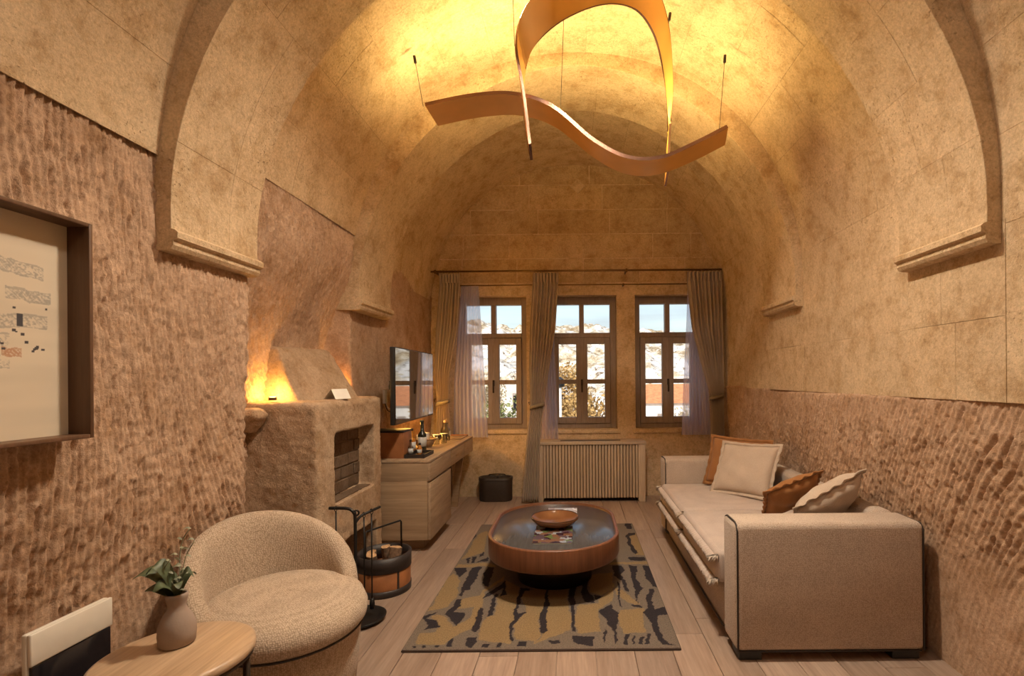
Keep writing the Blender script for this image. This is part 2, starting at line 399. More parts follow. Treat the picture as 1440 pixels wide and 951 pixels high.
# ---- hewn lower right wall
ys = np.concatenate([np.arange(YN, 1.2, 0.06), np.arange(1.2, 3.8, 0.0058), np.arange(3.8, WB+0.03, 0.008)])
zs = np.arange(-0.01, 1.36, 0.0085)
Y, Z = np.meshgrid(ys, zs, indexing='ij')
Zt = Z+0.05*(vnoise(Y*3, Z*2, 22)-0.5)
X = 1.738-0.058*np.clip(Z/1.25, 0, 1)+0.08*sstep(Zt, 1.235, 1.30)-0.03*(vnoise(Y*1.5, Z*1.5, 24)-0.5)
fade = (0.25+0.75*sstep(Z+0.15*(vnoise(Y*2, Z*2, 30)-0.5), 0.42, 0.66))*(1-0.35*sstep(Z, 1.0, 1.2))
X = X-0.034*fade*(strokes(Y, Z, 0.46*Z+0.12*(vnoise(Y*1.4, Z*1.5, 25)-0.5), 0.031, 0.115, 27)-0.6)
wr = struct(grid_mesh('wall_right', X, Y, Z, M['chisel']))
# ---- vault profiles: list of points from the left foot over the crown to the right foot
def profile(a, b, zs_, n, zl, zr, m=64):
    pts = []
    if zl < zs_: pts.append((XC-a, zl))
    for k in range(m+1):
        t = PI-PI*k/m
        c, s = math.cos(t), math.sin(t)
        pts.append((XC+a*math.copysign(abs(c)**(2/n), c), zs_+b*abs(s)**(2/n)))
    if zr < zs_: pts.append((XC+a, zr))
    if zl > zs_:
        pts = [p for p in pts if not (p[0] < XC and p[1] < zl)]
    d = [0.0]
    for i in range(1, len(pts)): d.append(d[-1]+math.hypot(pts[i][0]-pts[i-1][0], pts[i][1]-pts[i-1][1]))
    P = np.array(pts); D = np.array(d)
    def at(s): return float(np.interp(s, D, P[:, 0])), float(np.interp(s, D, P[:, 1]))
    return at, d[-1]
def pnorm(at, s, e=0.01):
    a, b = at(s-e), at(s+e); t = (b[0]-a[0], b[1]-a[1]); l = math.hypot(*t) or 1
    return (t[1]/l, -t[0]/l)    # towards the room
def vault(name, at, L, y0, y1, mat, parent=None, m=96, off=0.0):
    V = []; F = []
    for k in range(m+1):
        s = L*k/m; x, z = at(s); nx, nz = pnorm(at, min(max(s, 0.011), L-0.011))
        V += [(x-nx*off, y0, z-nz*off), (x-nx*off, y1, z-nz*off)]
    for k in range(m): F.append((2*k, 2*k+1, 2*k+3, 2*k+2))
    return mobj(name, V, F, mat, parent, True)
def stone_patch(name, at, s0, s1, y0, y1, mat, parent, d=0.004, g=0.0015, k=4):
    V = []; F = []
    for layer, (dd, gg) in enumerate(((-0.0005, 0.0), (d, g))):
        for j in range(k+1):
            s = s0+gg+(s1-s0-2*gg)*j/k; x, z = at(s); nx, nz = pnorm(at, s)
            V += [(x+nx*dd, y0+gg, z+nz*dd), (x+nx*dd, y1-gg, z+nz*dd)]
    n = 2*(k+1)
    for j in range(k): F.append((n+2*j, n+2*j+1, n+2*j+3, n+2*j+2))
    for j in range(k):
        F.append((2*j, 2*j+2, n+2*j+2, n+2*j)); F.append((2*j+1, n+2*j+1, n+2*j+3, 2*j+3))
    F.append((0, n, n+1, 1)); F.append((2*k, 2*k+1, n+2*k+1, n+2*k))
    return mobj(name, V, F, mat, parent, False)
def course(at, L, y0, y1, h, lo, hi, mat, pa, pb, zsplit, seed, name='stone_block'):
    r = random.Random(seed); nrow = max(1, round(L/h)); hh = L/nrow
    for i in range(nrow):
        y = y0-(r.uniform(0, lo) if y1-y0 > 1 else 0)
        while y < y1-0.02:
            l = r.uniform(lo, hi); a = max(y, y0); b = min(y+l, y1)
            if y1-b < 0.15: b = y1
            if b-a > 0.03:
                zc = at((i+0.5)*hh)[1]; xc = at((i+0.5)*hh)[0]
                stone_patch(name, at, i*hh, (i+1)*hh, a, b, mat, pb if (xc > 0 and zc < zsplit) else pa, d=r.uniform(0.0008, 0.0022))
            y = b if b == y1 else y+l
            if b == y1: break
atN, LN = profile(1.655, 1.69, 2.05, 2.10, 2.23, 1.24)
atM, LM = profile(1.655, 1.69, 2.05, 2.10, 2.38, 1.24)
atE, LE = profile(1.67, 1.74, 2.05, 2.15, 2.20, 1.24)
ceil = struct(vault('ceiling', atN, LN, YN, 1.98, M['stone'], None, 96, 0.001))
vault('vault_bay', atM, LM, 2.44, 3.70, M['stone'], ceil, 96, 0.001)
vault('vault_bay', atE, LE, 4.22, WB+0.02, M['stone'], ceil, 96, 0.001)
course(atN, LN, 0.0, 1.95, 0.34, 0.45, 0.8, M['stone'], ceil, wr, 2.05, 1)
course(atM, LM, 2.48, 3.65, 0.34, 0.4, 0.75, M['stone'], ceil, wr, 2.05, 2)
course(atE, LE, 4.27, WB, 0.34, 0.4, 0.75, M['stone'], ceil, wr, 2.05, 3)
# ---- two transverse arches on moulded imposts
def arch(name, y0, y1, seed):
    at, L = profile(1.60, 1.60, 2.05, 1.85, 1.95, 1.95)
    m = 96; V = []; F = []
    for k in range(m+1):
        s = L*k/m; x, z = at(s); nx, nz = pnorm(at, min(max(s, .011), L-.011))
        V += [(x, y0, z), (x, y1, z), (x-nx*0.30, y0, z-nz*0.30), (x-nx*0.30, y1, z-nz*0.30)]
    for k in range(m):
        a, b = 4*k, 4*k+4
        F += [(a, a+1, b+1, b), (a, b, b+2, a+2), (a+1, a+3, b+3, b+1)]
    F += [(0, 2, 3, 1), (4*m, 4*m+1, 4*m+3, 4*m+2)]
    o = struct(mobj(name, V, F, M['stone'], None, False))
    r = random.Random(seed); nv = 15; hh = L/nv
    for i in range(nv):
        ym = y0+(y1-y0)*r.choice((0.38, 0.5, 0.62))
        stone_patch('voussoir', at, i*hh, (i+1)*hh, y0, ym, M['stone'], o, r.uniform(.0008, .002), .0015)
        stone_patch('voussoir', at, i*hh, (i+1)*hh, ym, y1, M['stone'], o, r.uniform(.0008, .002), .0015)
    for sx in (-1, 1):
        pr = [(0.02, 1.865), (-0.002, 1.87), (-0.012, 1.885), (-0.012, 1.905), (-0.028, 1.912), (-0.03, 1.935), (-0.018, 1.945), (0.02, 1.955), (0.26, 1.955), (0.26, 1.865)]
        xw = XC+sx*1.60
        ring = lambda yy: [(xw+sx*px, yy, pz) for px, pz in pr]
        loft('impost', [ring(y0-0.004), ring(y1+0.004)], M['stone'], o, True, False)
    return o
for ya, yb in ((1.93, 2.50), (3.63, 4.29)):       # wall below the arch feet on the sofa side
    for z0, z1, ym in ((1.24, 1.58, 0.45), (1.58, 1.96, 0.6)):
        for y0, y1 in ((ya, ya+(yb-ya)*ym), (ya+(yb-ya)*ym, yb)):
            box('stone_block', (1.671, y0+.0008, z0+.0008), (1.80, y1-.0008, z1-.0008), M['stone'], wr, 0.001, 1, False)
arch('trim_1', 1.95, 2.48, 5)
arch('trim_2', 3.65, 4.27, 9)
# ---- end wall with three window openings
WX = [(-1.352, -0.556), (-0.325, 0.480), (0.688, 1.478)]
WZ0, WZ1 = 0.765, 2.30
WT = 0.34
def wall_holes(name, xs0, xs1, z0, z1, holes, y, y2, mat):
    xs = sorted({xs0, xs1, *[h for a in holes for h in a[:2]]}); zz = sorted({z0, z1, *[h for a in holes for h in a[2:]]})
    V = []; F = []
    def q(*p): 
        i = len(V); V.extend(p); F.append((i, i+1, i+2, i+3))
    for i in range(len(xs)-1):
        for j in range(len(zz)-1):
            cx, cz = (xs[i]+xs[i+1])/2, (zz[j]+zz[j+1])/2
            if any(a[0] < cx < a[1] and a[2] < cz < a[3] for a in holes): continue
            for yy in (y, y2): q((xs[i], yy, zz[j]), (xs[i+1], yy, zz[j]), (xs[i+1], yy, zz[j+1]), (xs[i], yy, zz[j+1]))
    for a in holes:
        q((a[0], y, a[2]), (a[1], y, a[2]), (a[1], y2, a[2]), (a[0], y2, a[2])); q((a[0], y, a[3]), (a[1], y, a[3]), (a[1], y2, a[3]), (a[0], y2, a[3]))
        q((a[0], y, a[2]), (a[0], y2, a[2]), (a[0], y2, a[3]), (a[0], y, a[3])); q((a[1], y, a[2]), (a[1], y2, a[2]), (a[1], y2, a[3]), (a[1], y, a[3]))
    bm = bmesh.new(); vs = [bm.verts.new(v) for v in V]
    for f in F: bm.faces.new([vs[k] for k in f])
    bmesh.ops.remove_doubles(bm, verts=bm.verts, dist=1e-5)
    return bobj(name, bm, mat)
wb = struct(wall_holes('wall_back', -2.3, 2.3, -0.3, 4.2, [(a, b, WZ0, WZ1) for a, b in WX], WB, WB+WT, M['plaster']))
r = random.Random(21)
for i in range(5):      # coursed tympanum
    z0 = 2.44+i*0.28; x = -1.75+r.uniform(-0.3, 0)
    while x < 1.75:
        l = r.uniform(0.42, 0.85); x1 = x+l
        def inside(px, pz): return abs((px-XC)/1.70)**2.1+abs(max(pz-2.05, 0)/1.74)**2.1 < 1.0
        if inside(x if abs(x) < abs(x1) else x1, z0) or inside((x+x1)/2, z0):
            box('stone_block', (x+0.005, WB-r.uniform(.002, .004), z0+0.005), (x1-0.005, WB+0.02, z0+0.275), M['stone_end'], wb, 0.004, 1, False)
        x = x1
dm = mobj('diamond_stone', [(0, -0.016, -0.085), (0.085, -0.016, 0), (0, -0.016, 0.085), (-0.085, -0.016, 0), (0, 0.01, -0.095), (0.095, 0.01, 0), (0, 0.01, 0.095), (-0.095, 0.01, 0)],
          [(0, 1, 2, 3), (0, 4, 5, 1), (1, 5, 6, 2), (2, 6, 7, 3), (3, 7, 4, 0), (7, 6, 5, 4)], M['stone'], wb, False, (0.045, WB, 3.545))
dm['label'] = 'small pale diamond-shaped stone'
# sloping plaster sills under the windows
for a, b in WX:
    box('sill_ledge', (a-0.03, WB-0.018, WZ0-0.05), (b+0.03, WB+0.02, WZ0-0.004), M['plaster'], wb, 0.008, 2)
# ---- wall behind the camera and an added outer shell that shuts out sky light
struct(box('wall_front', (-2.3, YN-0.3, -0.3), (2.3, YN, 4.2), M['stone']))
sh = struct(box('roof', (-2.6, YN-0.3, 4.0), (2.6, WB+WT-0.02, 4.3), M['stone']))  # unseen cover added so no sky light leaks past the vault
box('outer_masonry', (-2.6, YN-0.3, -0.3), (-2.25, WB+WT-0.02, 4.1), M['stone'], sh)
box('outer_masonry', (2.25, YN-0.3, -0.3), (2.6, WB+WT-0.02, 4.1), M['stone'], sh)
# ---- windows
def window(k, xa, xb):
    o = struct(empty('window_%d' % k, ((xa+xb)/2, WB+0.13, WZ0)))
    W = xb-xa; H = WZ1-WZ0; h = W/2; F_ = 0.07
    zt = 1.06           # underside of the transom above the sill
    boxes('frame', [((-h, 0, 0), (-h+F_, 0.09, H)), ((h-F_, 0, 0), (h, 0.09, H)), ((-h+F_, 0, 0), (h-F_, 0.09, F_*0.75)), ((-h+F_, 0, H-0.085), (h-F_, 0.09, H)),
                    ((-h+F_, -0.004, zt), (h-F_, 0.09, zt+0.055)), ((-0.028, -0.002, zt+0.055), (0.028, 0.088, H-0.085))], M['win_wood'], o, 0.004)
    for s in (-1, 1):
        x0, x1 = sorted((s*0.004, s*(h-F_-0.002)))
        z0, z1 = F_*0.75+0.002, zt-0.002; st = 0.062; zm = (z0+z1)/2-0.012
        sash = boxes('casement', [((x0, -0.018, z0), (x0+st, 0.05, z1)), ((x1-st, -0.018, z0), (x1, 0.05, z1)), ((x0+st, -0.018, z0), (x1-st, 0.05, z0+st+0.012)),
                                  ((x0+st, -0.018, z1-st-0.012), (x1-st, 0.05, z1)), ((x0+st, -0.014, zm-0.026), (x1-st, 0.045, zm+0.026))], M['win_wood'], o, 0.004)
        for za, zb in ((z0+st+0.012, zm-0.026), (zm+0.026, z1-st-0.012)):
            box('pane', (x0+st, 0.012, za), (x1-st, 0.016, zb), M['glass'], sash)
        a0, a1 = sorted((s*0.028, s*(h-F_)))
        box('pane', (a0, 0.05, zt+0.055), (a1, 0.054, H-0.085), M['glass'], o)
    box('astragal', (-0.016, -0.022, F_*0.75+0.004), (0.016, -0.017, zt-0.004), M['win_wood'], o, 0.002)
    hd = box('handle', (-0.012, -0.032, 0.50), (0.012, -0.018, 0.57), M['darkmetal'], o, 0.004)
    box('lever', (-0.009, -0.05, 0.42), (0.009, -0.036, 0.55), M['darkmetal'], hd, 0.004)
for k, (a_, b_) in enumerate(WX): window(k+1, a_, b_)

# ================================================================ furniture
# ---- sofa
def ruffle(name, path, out, drop, mat, parent, wave=0.016, amp=0.006, seed=0):
    """gathered strip of cloth along a path; out(i) gives the outward direction"""
    r = random.Random(seed); P = []; 
    pts = [Vector(p) for p in path]; V = []; F = []
    tot = 0.0; ph = 0.0
    N = len(pts)
    for i, p in enumerate(pts):
        if i: tot += (pts[i]-pts[i-1]).length
        o = Vector(out); wv = math.sin(tot/wave*2*PI+ph)*amp+r.uniform(-1, 1)*amp*0.35; ph += r.uniform(-0.15, 0.15)
        for k in range(4):
            f = k/3
            V.append(p+o*(0.036*f+r.uniform(-.002, .002)*f)+Vector((0, 0, -drop*f*f+wv*f)))
    for i in range(N-1):
        for k in range(3): F.append((4*i+k, 4*i+k+1, 4*i+k+5, 4*i+k+4))
    o = mobj(name, V, F, mat, parent, True)
    md = o.modifiers.new('thick', 'SOLIDIFY'); md.thickness = 0.003
    return o
sofa = thing('sofa', 'long beige tweed sofa with dark piping beside the hewn right wall', 'sofa', (0.749, 2.35, 0))
SH = 0.655
box('base', (0.02, 0.15, 0.05), (0.86, 1.94, 0.285), M['sofa'], sofa, 0.012)
def arm(y0, y1):
    o = box('armrest', (0, y0, 0.045), (0.90, y1, SH), M['sofa'], sofa, 0.032, 4)
    e = 0.004
    yy = lambda t: y0+t*(y1-y0)
    p = [(e*0.5, y0+0.006, 0.05), (e*0.5, y0+0.006, SH-0.04), (e*0.5, y0+0.018, SH-0.012), (e*0.5, y0+0.045, SH-0.002), (e*0.5, y1-0.045, SH-0.002), (e*0.5, y1-0.018, SH-0.012), (e*0.5, y1-0.006, SH-0.04), (e*0.5, y1-0.006, 0.05)]
    p = [(0.012, b, c) for a, b, c in p]
    tube('piping', p, 0.0045, M['piping'], o, 6)
    tube('piping', [(0.892, y0+0.006, 0.05), (0.892, y0+0.006, SH-0.035), (0.888, y0+0.02, SH-0.008), (0.888, y1-0.02, SH-0.008)], 0.0045, M['piping'], o, 6)
    tube('piping', [(0.02, y0+0.008, 0.048), (0.88, y0+0.008, 0.048)], 0.0045, M['piping'], o, 6)
    return o
arm(0.0, 0.205); arm(1.875, 2.09)
box('backrest', (0.77, 0.205, 0.05), (0.90, 1.875, SH), M['sofa'], sofa, 0.045, 5)
tube('piping', [(0.03, 0.2, 0.055), (0.012, 0.25, 0.055), (0.012, 1.85, 0.055)], 0.004, M['piping'], sofa, 6)
for ya, yb, sd_ in ((0.212, 1.030, 1), (1.040, 1.868, 2)):
    bm = bmesh.new(); bm_box(bm, (-0.03, ya, 0.285), (0.77, yb, 0.452), 0.03, 4)
    bmesh.ops.subdivide_edges(bm, edges=[e for e in bm.edges if e.calc_length() > 0.3], cuts=9, use_grid_fill=True)
    for v in bm.verts:
        if v.co.z > 0.40:
            u_ = (v.co.y-ya)/(yb-ya); t_ = (v.co.x+0.03)/0.80
            v.co.z += 0.012*math.sin(PI*min(max(u_, 0), 1))*math.sin(PI*min(max(t_, 0), 1))
    c = bobj('seat_cushion', bm, M['seat'], sofa, True)
    n = 150; ru = random.Random(sd_)
    for zf, dr in ((0.425, 0.022), (0.305, 0.03)):
        ruffle('frill', [(-0.026, ya+(yb-ya)*i/n, zf) for i in range(n+1)], (-1, 0, 0), dr, M['seat'], c, 0.030, 0.011, sd_)
        # gathered tuft at each corner
        for yc, s in ((ya, -1), (yb, 1)):
            bm = bmesh.new(); N_ = 11
            root = bm.verts.new((-0.012, yc-s*0.012, zf+0.012)); rim = []
            for k in range(N_+1):
                a = (-0.25+1.2*k/N_)*PI/2
                rim.append(bm.verts.new((-0.02-0.055*math.cos(a)*(1+0.15*ru.uniform(-1, 1)), yc-s*0.012+s*0.035*math.sin(a)*0.6, zf-0.012+0.016*math.sin(k*2.1)+ru.uniform(-.004, .004))))
            for k in range(N_): bm.faces.new((root, rim[k], rim[k+1]))
            tf = bobj('corner_tuft', bm, M['linen'], c, True); md = tf.modifiers.new('thick', 'SOLIDIFY'); md.thickness = 0.004
for lo, hi in (((0.02, 0.02, 0), (0.13, 0.13, 0.05)), ((0.75, 0.02, 0), (0.88, 0.13, 0.05)), ((0.03, 1.95, 0), (0.13, 2.05, 0.05)), ((0.75, 1.95, 0), (0.88, 2.05, 0.05))):
    box('foot', lo, hi, M['plastic'], sofa, 0.004)
# ---- cushions
def cushion(label, c, ex, up, w_, h_, t_, mat, seed=0, flange=0.022, sag=0.0):
    ex = Vector(ex).normalized(); up = Vector(up); up = (up-ex*up.dot(ex)).normalized(); nz = ex.cross(up)
    r = random.Random(seed); n = 26
    V = []; F = []
    def pt(i, j, s):
        u = -1+2*i/n; v = -1+2*j/n
        pin = 1-0.06*(1-abs(v)**2)*abs(u)**3; pin2 = 1-0.06*(1-abs(u)**2)*abs(v)**3
        th = max(0.0, (1-abs(u)**3.0))**0.5*max(0.0, (1-abs(v)**3.0))**0.5
        wr_ = 0.007*math.sin(7*u+3*v+seed)*math.sin(5*v-2*u+seed*2)*th
        return Vector((u*pin*w_/2, v*pin2*h_/2-sag*(1-u*u)*(v+1)/2, s*(t_/2*th+wr_)))
    idx = {}
    for s in (1, -1):
        for i in range(n+1):
            for j in range(n+1):
                if s < 0 and (i in (0, n) or j in (0, n)): idx[(i, j, s)] = idx[(i, j, 1)]; continue
                idx[(i, j, s)] = len(V); V.append(pt(i, j, s))
        for i in range(n):
            for j in range(n): F.append((idx[(i, j, s)], idx[(i+1, j, s)], idx[(i+1, j+1, s)], idx[(i, j+1, s)]))
    root = thing('cushion', label, 'cushion', c)
    mt = Matrix((ex, up, nz)).transposed()
    tr_ = lambda p: tuple(mt @ Vector(p))
    mobj('cover', [tr_(p) for p in V], F, mat, root, True)
    ed = []
    for i in range(n): ed.append((i, 0))
    for j in range(n): ed.append((n, j))
    for i in range(n, 0, -1): ed.append((i, n))
    for j in range(n, 0, -1): ed.append((0, j))
    ring = []
    for k, (i, j) in enumerate(ed):
        p = pt(i, j, 1); d = Vector((p.x/w_, p.y/h_, 0)); 
        d = Vector(((1 if i == n else -1 if i == 0 else 0), (1 if j == n else -1 if j == 0 else 0), 0))
        ring.append((p*0.985, p+d*flange+Vector((0, 0, 0.007*math.sin(k*1.3+seed)+r.uniform(-.002, .002)))))
    V = []; F = []; m = len(ring)
    for a, b in ring: V += [tr_(a), tr_(b)]
    for k in range(m): F.append((2*k, 2*k+1, 2*((k+1) % m)+1, 2*((k+1) % m)))
    fo = mobj('flange', V, F, mat, root, True); md = fo.modifiers.new('thick', 'SOLIDIFY'); md.thickness = 0.006
    return root
cushion('rust cotton cushion leaning on the far sofa arm', (1.295, 4.000, 0.660), (0.385, -0.35, -0.01), (0.12, 0.10, 0.41), 0.48, 0.38, 0.12, M['rust'], 1)
cushion('beige linen cushion leaning against the larger rust cushion', (1.285, 3.775, 0.648), (0.62, -0.70, 0.03), (0.30, 0.27, 0.72), 0.46, 0.40, 0.13, M['linen'], 2)
cushion('rust cotton cushion tucked behind the tilted beige cushion', (1.300, 3.02, 0.634), (0.36, 0.02, 0.13), (-0.04, -0.20, 0.20), 0.34, 0.28, 0.12, M['rust'], 3)
cushion('beige linen cushion tilted on its corner behind the near sofa arm', (1.378, 2.742, 0.660), (0.39, 0.02, 0.205), (-0.05, -0.22, 0.18), 0.40, 0.29, 0.15, M['linen'], 4)
RUG_OCHRE = [[(-0.82,2.81),(-0.78,2.84),(-0.73,2.79),(-0.67,2.69),(-0.60,2.79),(-0.60,2.92),(-0.69,2.89),(-0.70,3.04),(-0.61,3.06),(-0.60,3.16),(-0.51,3.31),(-0.48,3.38),(-0.49,3.29),(-0.59,3.12),(-0.55,2.92),(-0.54,2.69),(-0.64,2.59),(-0.67,2.51),(-0.82,2.51),(-0.83,2.62),(-0.75,2.63),(-0.75,2.69)],
[(-0.88,3.32),(-0.84,3.42),(-0.77,3.30),(-0.74,3.08),(-0.76,2.93),(-0.86,2.86),(-0.86,3.10)],
[(-0.47,2.82),(-0.48,3.04),(-0.47,3.31),(-0.37,3.20),(-0.36,2.94),(-0.36,2.69),(-0.34,2.51),(-0.51,2.56),(-0.52,2.79)],
[(-0.35,3.13),(-0.19,3.17),(-0.20,2.88),(-0.21,2.71),(-0.19,2.58),(-0.22,2.53),(-0.32,2.56),(-0.34,2.75),(-0.29,2.85)],
[(-0.85,3.68),(-0.85,4.29),(-0.78,4.36),(-0.71,3.86),(-0.82,3.71)],
[(-0.86,3.60),(-0.61,3.61),(-0.58,3.55),(-0.86,3.54)],
[(-0.28,3.22),(-0.19,3.15),(-0.20,2.92),(-0.21,2.78),(-0.19,2.58),(-0.22,2.50)],
[(-0.18,3.22),(-0.05,3.24),(-0.06,2.92),(-0.03,2.78),(-0.04,2.65),(-0.09,2.61),(-0.21,2.50),(-0.22,2.50),(-0.18,2.58),(-0.17,2.65),(-0.17,2.86)],
[(0.00,2.93),(0.11,2.95),(0.23,3.19),(0.22,3.02),(0.12,2.86),(0.12,2.63),(0.00,2.61),(-0.01,2.78)],
[(0.24,3.17),(0.28,3.14),(0.37,2.94),(0.33,2.93),(0.24,3.08)],
[(0.24,2.87),(0.38,2.89),(0.36,2.60),(0.24,2.60),(0.23,2.77)],
[(0.09,3.37),(0.24,3.42),(0.24,3.19),(0.15,3.06),(0.09,3.10),(0.08,3.28)],
[(0.46,4.25),(0.53,4.29),(0.51,3.74),(0.45,3.76),(0.44,4.00)],
[(0.24,3.60),(0.53,3.62),(0.53,3.56),(0.24,3.56)]]
RUG_DARK = [[(-0.87,3.53),(-0.78,3.53),(-0.76,3.45),(-0.79,3.35),(-0.83,3.44)],
[(-0.74,3.53),(-0.67,3.53),(-0.68,3.34),(-0.68,3.23),(-0.67,3.17),(-0.71,3.16),(-0.71,3.06),(-0.73,3.07),(-0.73,3.23)],
[(-0.63,3.54),(-0.59,3.53),(-0.58,3.39),(-0.57,3.29),(-0.58,3.20),(-0.62,3.27),(-0.64,3.39)],
[(-0.73,3.03),(-0.70,3.03),(-0.69,2.93),(-0.70,2.85),(-0.63,2.83),(-0.64,2.77),(-0.66,2.70),(-0.69,2.75),(-0.75,2.84),(-0.73,2.93)],
[(-0.47,3.31),(-0.46,3.14),(-0.43,3.07),(-0.47,3.04),(-0.48,3.18),(-0.54,3.06),(-0.58,3.02),(-0.57,3.10),(-0.51,3.20)],
[(-0.51,3.09),(-0.49,3.08),(-0.48,2.82),(-0.51,2.80),(-0.51,2.92)],
[(-0.56,2.92),(-0.54,2.89),(-0.54,2.79),(-0.52,2.67),(-0.53,2.63),(-0.57,2.65),(-0.57,2.79)],
[(-0.36,3.18),(-0.30,3.17),(-0.30,3.14),(-0.33,3.13),(-0.34,2.96),(-0.34,2.83),(-0.29,2.84),(-0.33,2.78),(-0.34,2.64),(-0.33,2.54),(-0.35,2.55),(-0.36,2.69),(-0.36,2.94)],
[(-0.87,2.81),(-0.79,2.87),(-0.84,2.79),(-0.78,2.76),(-0.74,2.68),(-0.82,2.65),(-0.81,2.71),(-0.85,2.76)],
[(-0.57,2.58),(-0.52,2.59),(-0.52,2.53),(-0.53,2.48),(-0.57,2.50)],
[(-0.66,2.52),(-0.64,2.59),(-0.63,2.49),(-0.66,2.49)],
[(-0.84,2.50),(-0.82,2.50),(-0.81,2.48),(-0.83,2.48)],
[(-0.78,2.50),(-0.76,2.50),(-0.75,2.48),(-0.77,2.48)],
[(-0.72,2.50),(-0.69,2.50),(-0.69,2.48),(-0.71,2.48)],
[(-0.48,2.52),(-0.45,2.52),(-0.44,2.48),(-0.48,2.48)],
[(-0.41,2.52),(-0.39,2.52),(-0.38,2.48),(-0.40,2.48)],
[(-0.30,2.53),(-0.26,2.53),(-0.25,2.48),(-0.30,2.48)],
[(-0.81,3.71),(-0.79,3.73),(-0.78,3.62),(-0.80,3.63)],
[(-0.78,3.75),(-0.75,3.75),(-0.74,3.62),(-0.76,3.62)],
[(-0.73,3.74),(-0.72,3.86),(-0.70,3.77)],
[(-0.73,3.62),(-0.67,3.74),(-0.65,3.64)],
[(-0.90,4.21),(-0.88,4.43),(-0.86,4.23),(-0.87,4.14)],
[(-0.19,3.17),(-0.17,3.03),(-0.17,2.88),(-0.17,2.78),(-0.17,2.67),(-0.15,2.64),(-0.17,2.60),(-0.19,2.61),(-0.20,2.75),(-0.21,2.80),(-0.20,2.94)],
[(-0.04,3.28),(-0.01,3.28),(-0.01,3.03),(-0.02,2.91),(-0.01,2.78),(-0.01,2.63),(-0.03,2.64),(-0.03,2.81),(-0.05,2.93),(-0.05,3.11)],
[(0.04,3.37),(0.08,3.40),(0.07,3.15),(0.11,3.00),(0.09,2.95),(0.04,2.97),(0.03,3.13)],
[(0.10,3.06),(0.16,3.05),(0.12,2.99)],
[(0.25,3.55),(0.32,3.53),(0.33,3.46),(0.30,3.37),(0.33,3.23),(0.32,3.10),(0.30,3.12),(0.30,3.27),(0.25,3.38)],
[(0.27,3.27),(0.28,3.25),(0.26,3.06),(0.26,2.91),(0.25,2.93),(0.25,3.10)],
[(0.37,3.55),(0.43,3.53),(0.39,3.32),(0.42,3.16),(0.39,3.12),(0.35,2.94),(0.36,3.10),(0.37,3.37)],
[(0.47,3.54),(0.52,3.53),(0.52,3.16),(0.48,3.20),(0.46,3.34)],
[(0.45,3.16),(0.48,3.16),(0.44,2.94),(0.45,2.87),(0.51,2.90),(0.51,3.02),(0.52,2.94),(0.52,2.80),(0.45,2.79),(0.43,2.67),(0.44,2.56),(0.46,2.50),(0.50,2.48),(0.42,2.49),(0.40,2.62),(0.40,2.77),(0.37,2.84),(0.41,2.89),(0.42,3.02)],
[(0.20,2.95),(0.21,2.88),(0.24,2.84),(0.22,2.71),(0.20,2.63),(0.21,2.53),(0.19,2.49),(0.19,2.62),(0.16,2.73),(0.12,2.84)],
[(0.14,2.66),(0.15,2.63),(0.14,2.49),(0.13,2.55)],
[(0.01,2.58),(0.09,2.58),(0.09,2.49),(0.01,2.50),(-0.02,2.52),(-0.03,2.58)],
[(-0.15,2.54),(-0.10,2.55),(-0.09,2.51),(-0.13,2.50)],
[(0.25,2.59),(0.27,2.59),(0.26,2.49),(0.24,2.49)],
[(0.29,2.57),(0.30,2.57),(0.29,2.49),(0.28,2.49)],
[(0.32,2.56),(0.34,2.56),(0.33,2.49),(0.31,2.49)],
[(0.36,2.59),(0.38,2.59),(0.36,2.49),(0.34,2.49)],
[(0.45,4.56),(0.50,4.56),(0.49,4.41),(0.44,4.41)],
[(0.42,4.21),(0.44,4.29),(0.52,4.29),(0.51,4.25),(0.45,4.21),(0.44,4.00),(0.47,3.80),(0.45,3.77),(0.41,3.96)],
[(0.39,3.71),(0.50,3.71),(0.51,3.64),(0.39,3.64)],
[(0.31,2.94),(0.36,2.93),(0.37,2.89),(0.32,2.91)]]
# ---- rug
def inpoly(px, py, poly):
    ins = np.zeros(px.shape, bool); n = len(poly); j = n-1
    for i in range(n):
        xi, yi = poly[i]; xj, yj = poly[j]
        if yi != yj:
            c = ((yi > py) != (yj > py)) & (px < (xj-xi)*(py-yi)/(yj-yi)+xi)
            ins ^= c
        j = i
    return ins
rug = thing('rug', 'ochre, grey and charcoal abstract patterned rug under the coffee table', 'rug', (-0.18, 3.515, 0))
xs = np.linspace(-0.868, 0.510, 300); ys = np.linspace(2.46, 4.57, 430)
X, Y = np.meshgrid(xs, ys, indexing='ij')
jx = X+0.012*(vnoise(X*40, Y*40, 41)-0.5)+0.02*(vnoise(X*12, Y*12, 45)-0.5); jy = Y+0.012*(vnoise(X*40, Y*40, 42)-0.5)+0.03*(vnoise(X*12, Y*10, 46)-0.5)
colr = np.ones(X.shape+(4,)); colr[..., :3] = (0.20, 0.158, 0.125)
for p in RUG_OCHRE: colr[inpoly(jx, jy, p)] = (0.30, 0.205, 0.105, 1)
for p in RUG_DARK: colr[inpoly(jx, jy, p)] = (0.038, 0.031, 0.035, 1)
Zr = 0.0125+0.0016*(vnoise(X*120, Y*120, 43)-0.5)
a = NT('rug_pile', 0.97, spec=0.1); at_ = a.n('VertexColor', layer_name='print'); v = a.coord()
nf = a.noise(v, 150, 4, 0.8)
a.col(a.mix(1.0, at_, a.ramp(nf, [(0.25, (0.45,)*3), (0.7, (1.35,)*3)]), 'MULTIPLY')); a.bump(nf, 1.0, 0.005)
o = grid_mesh('pile', X+0.18, Y-3.515, Zr, a.m, rug, True, colr)
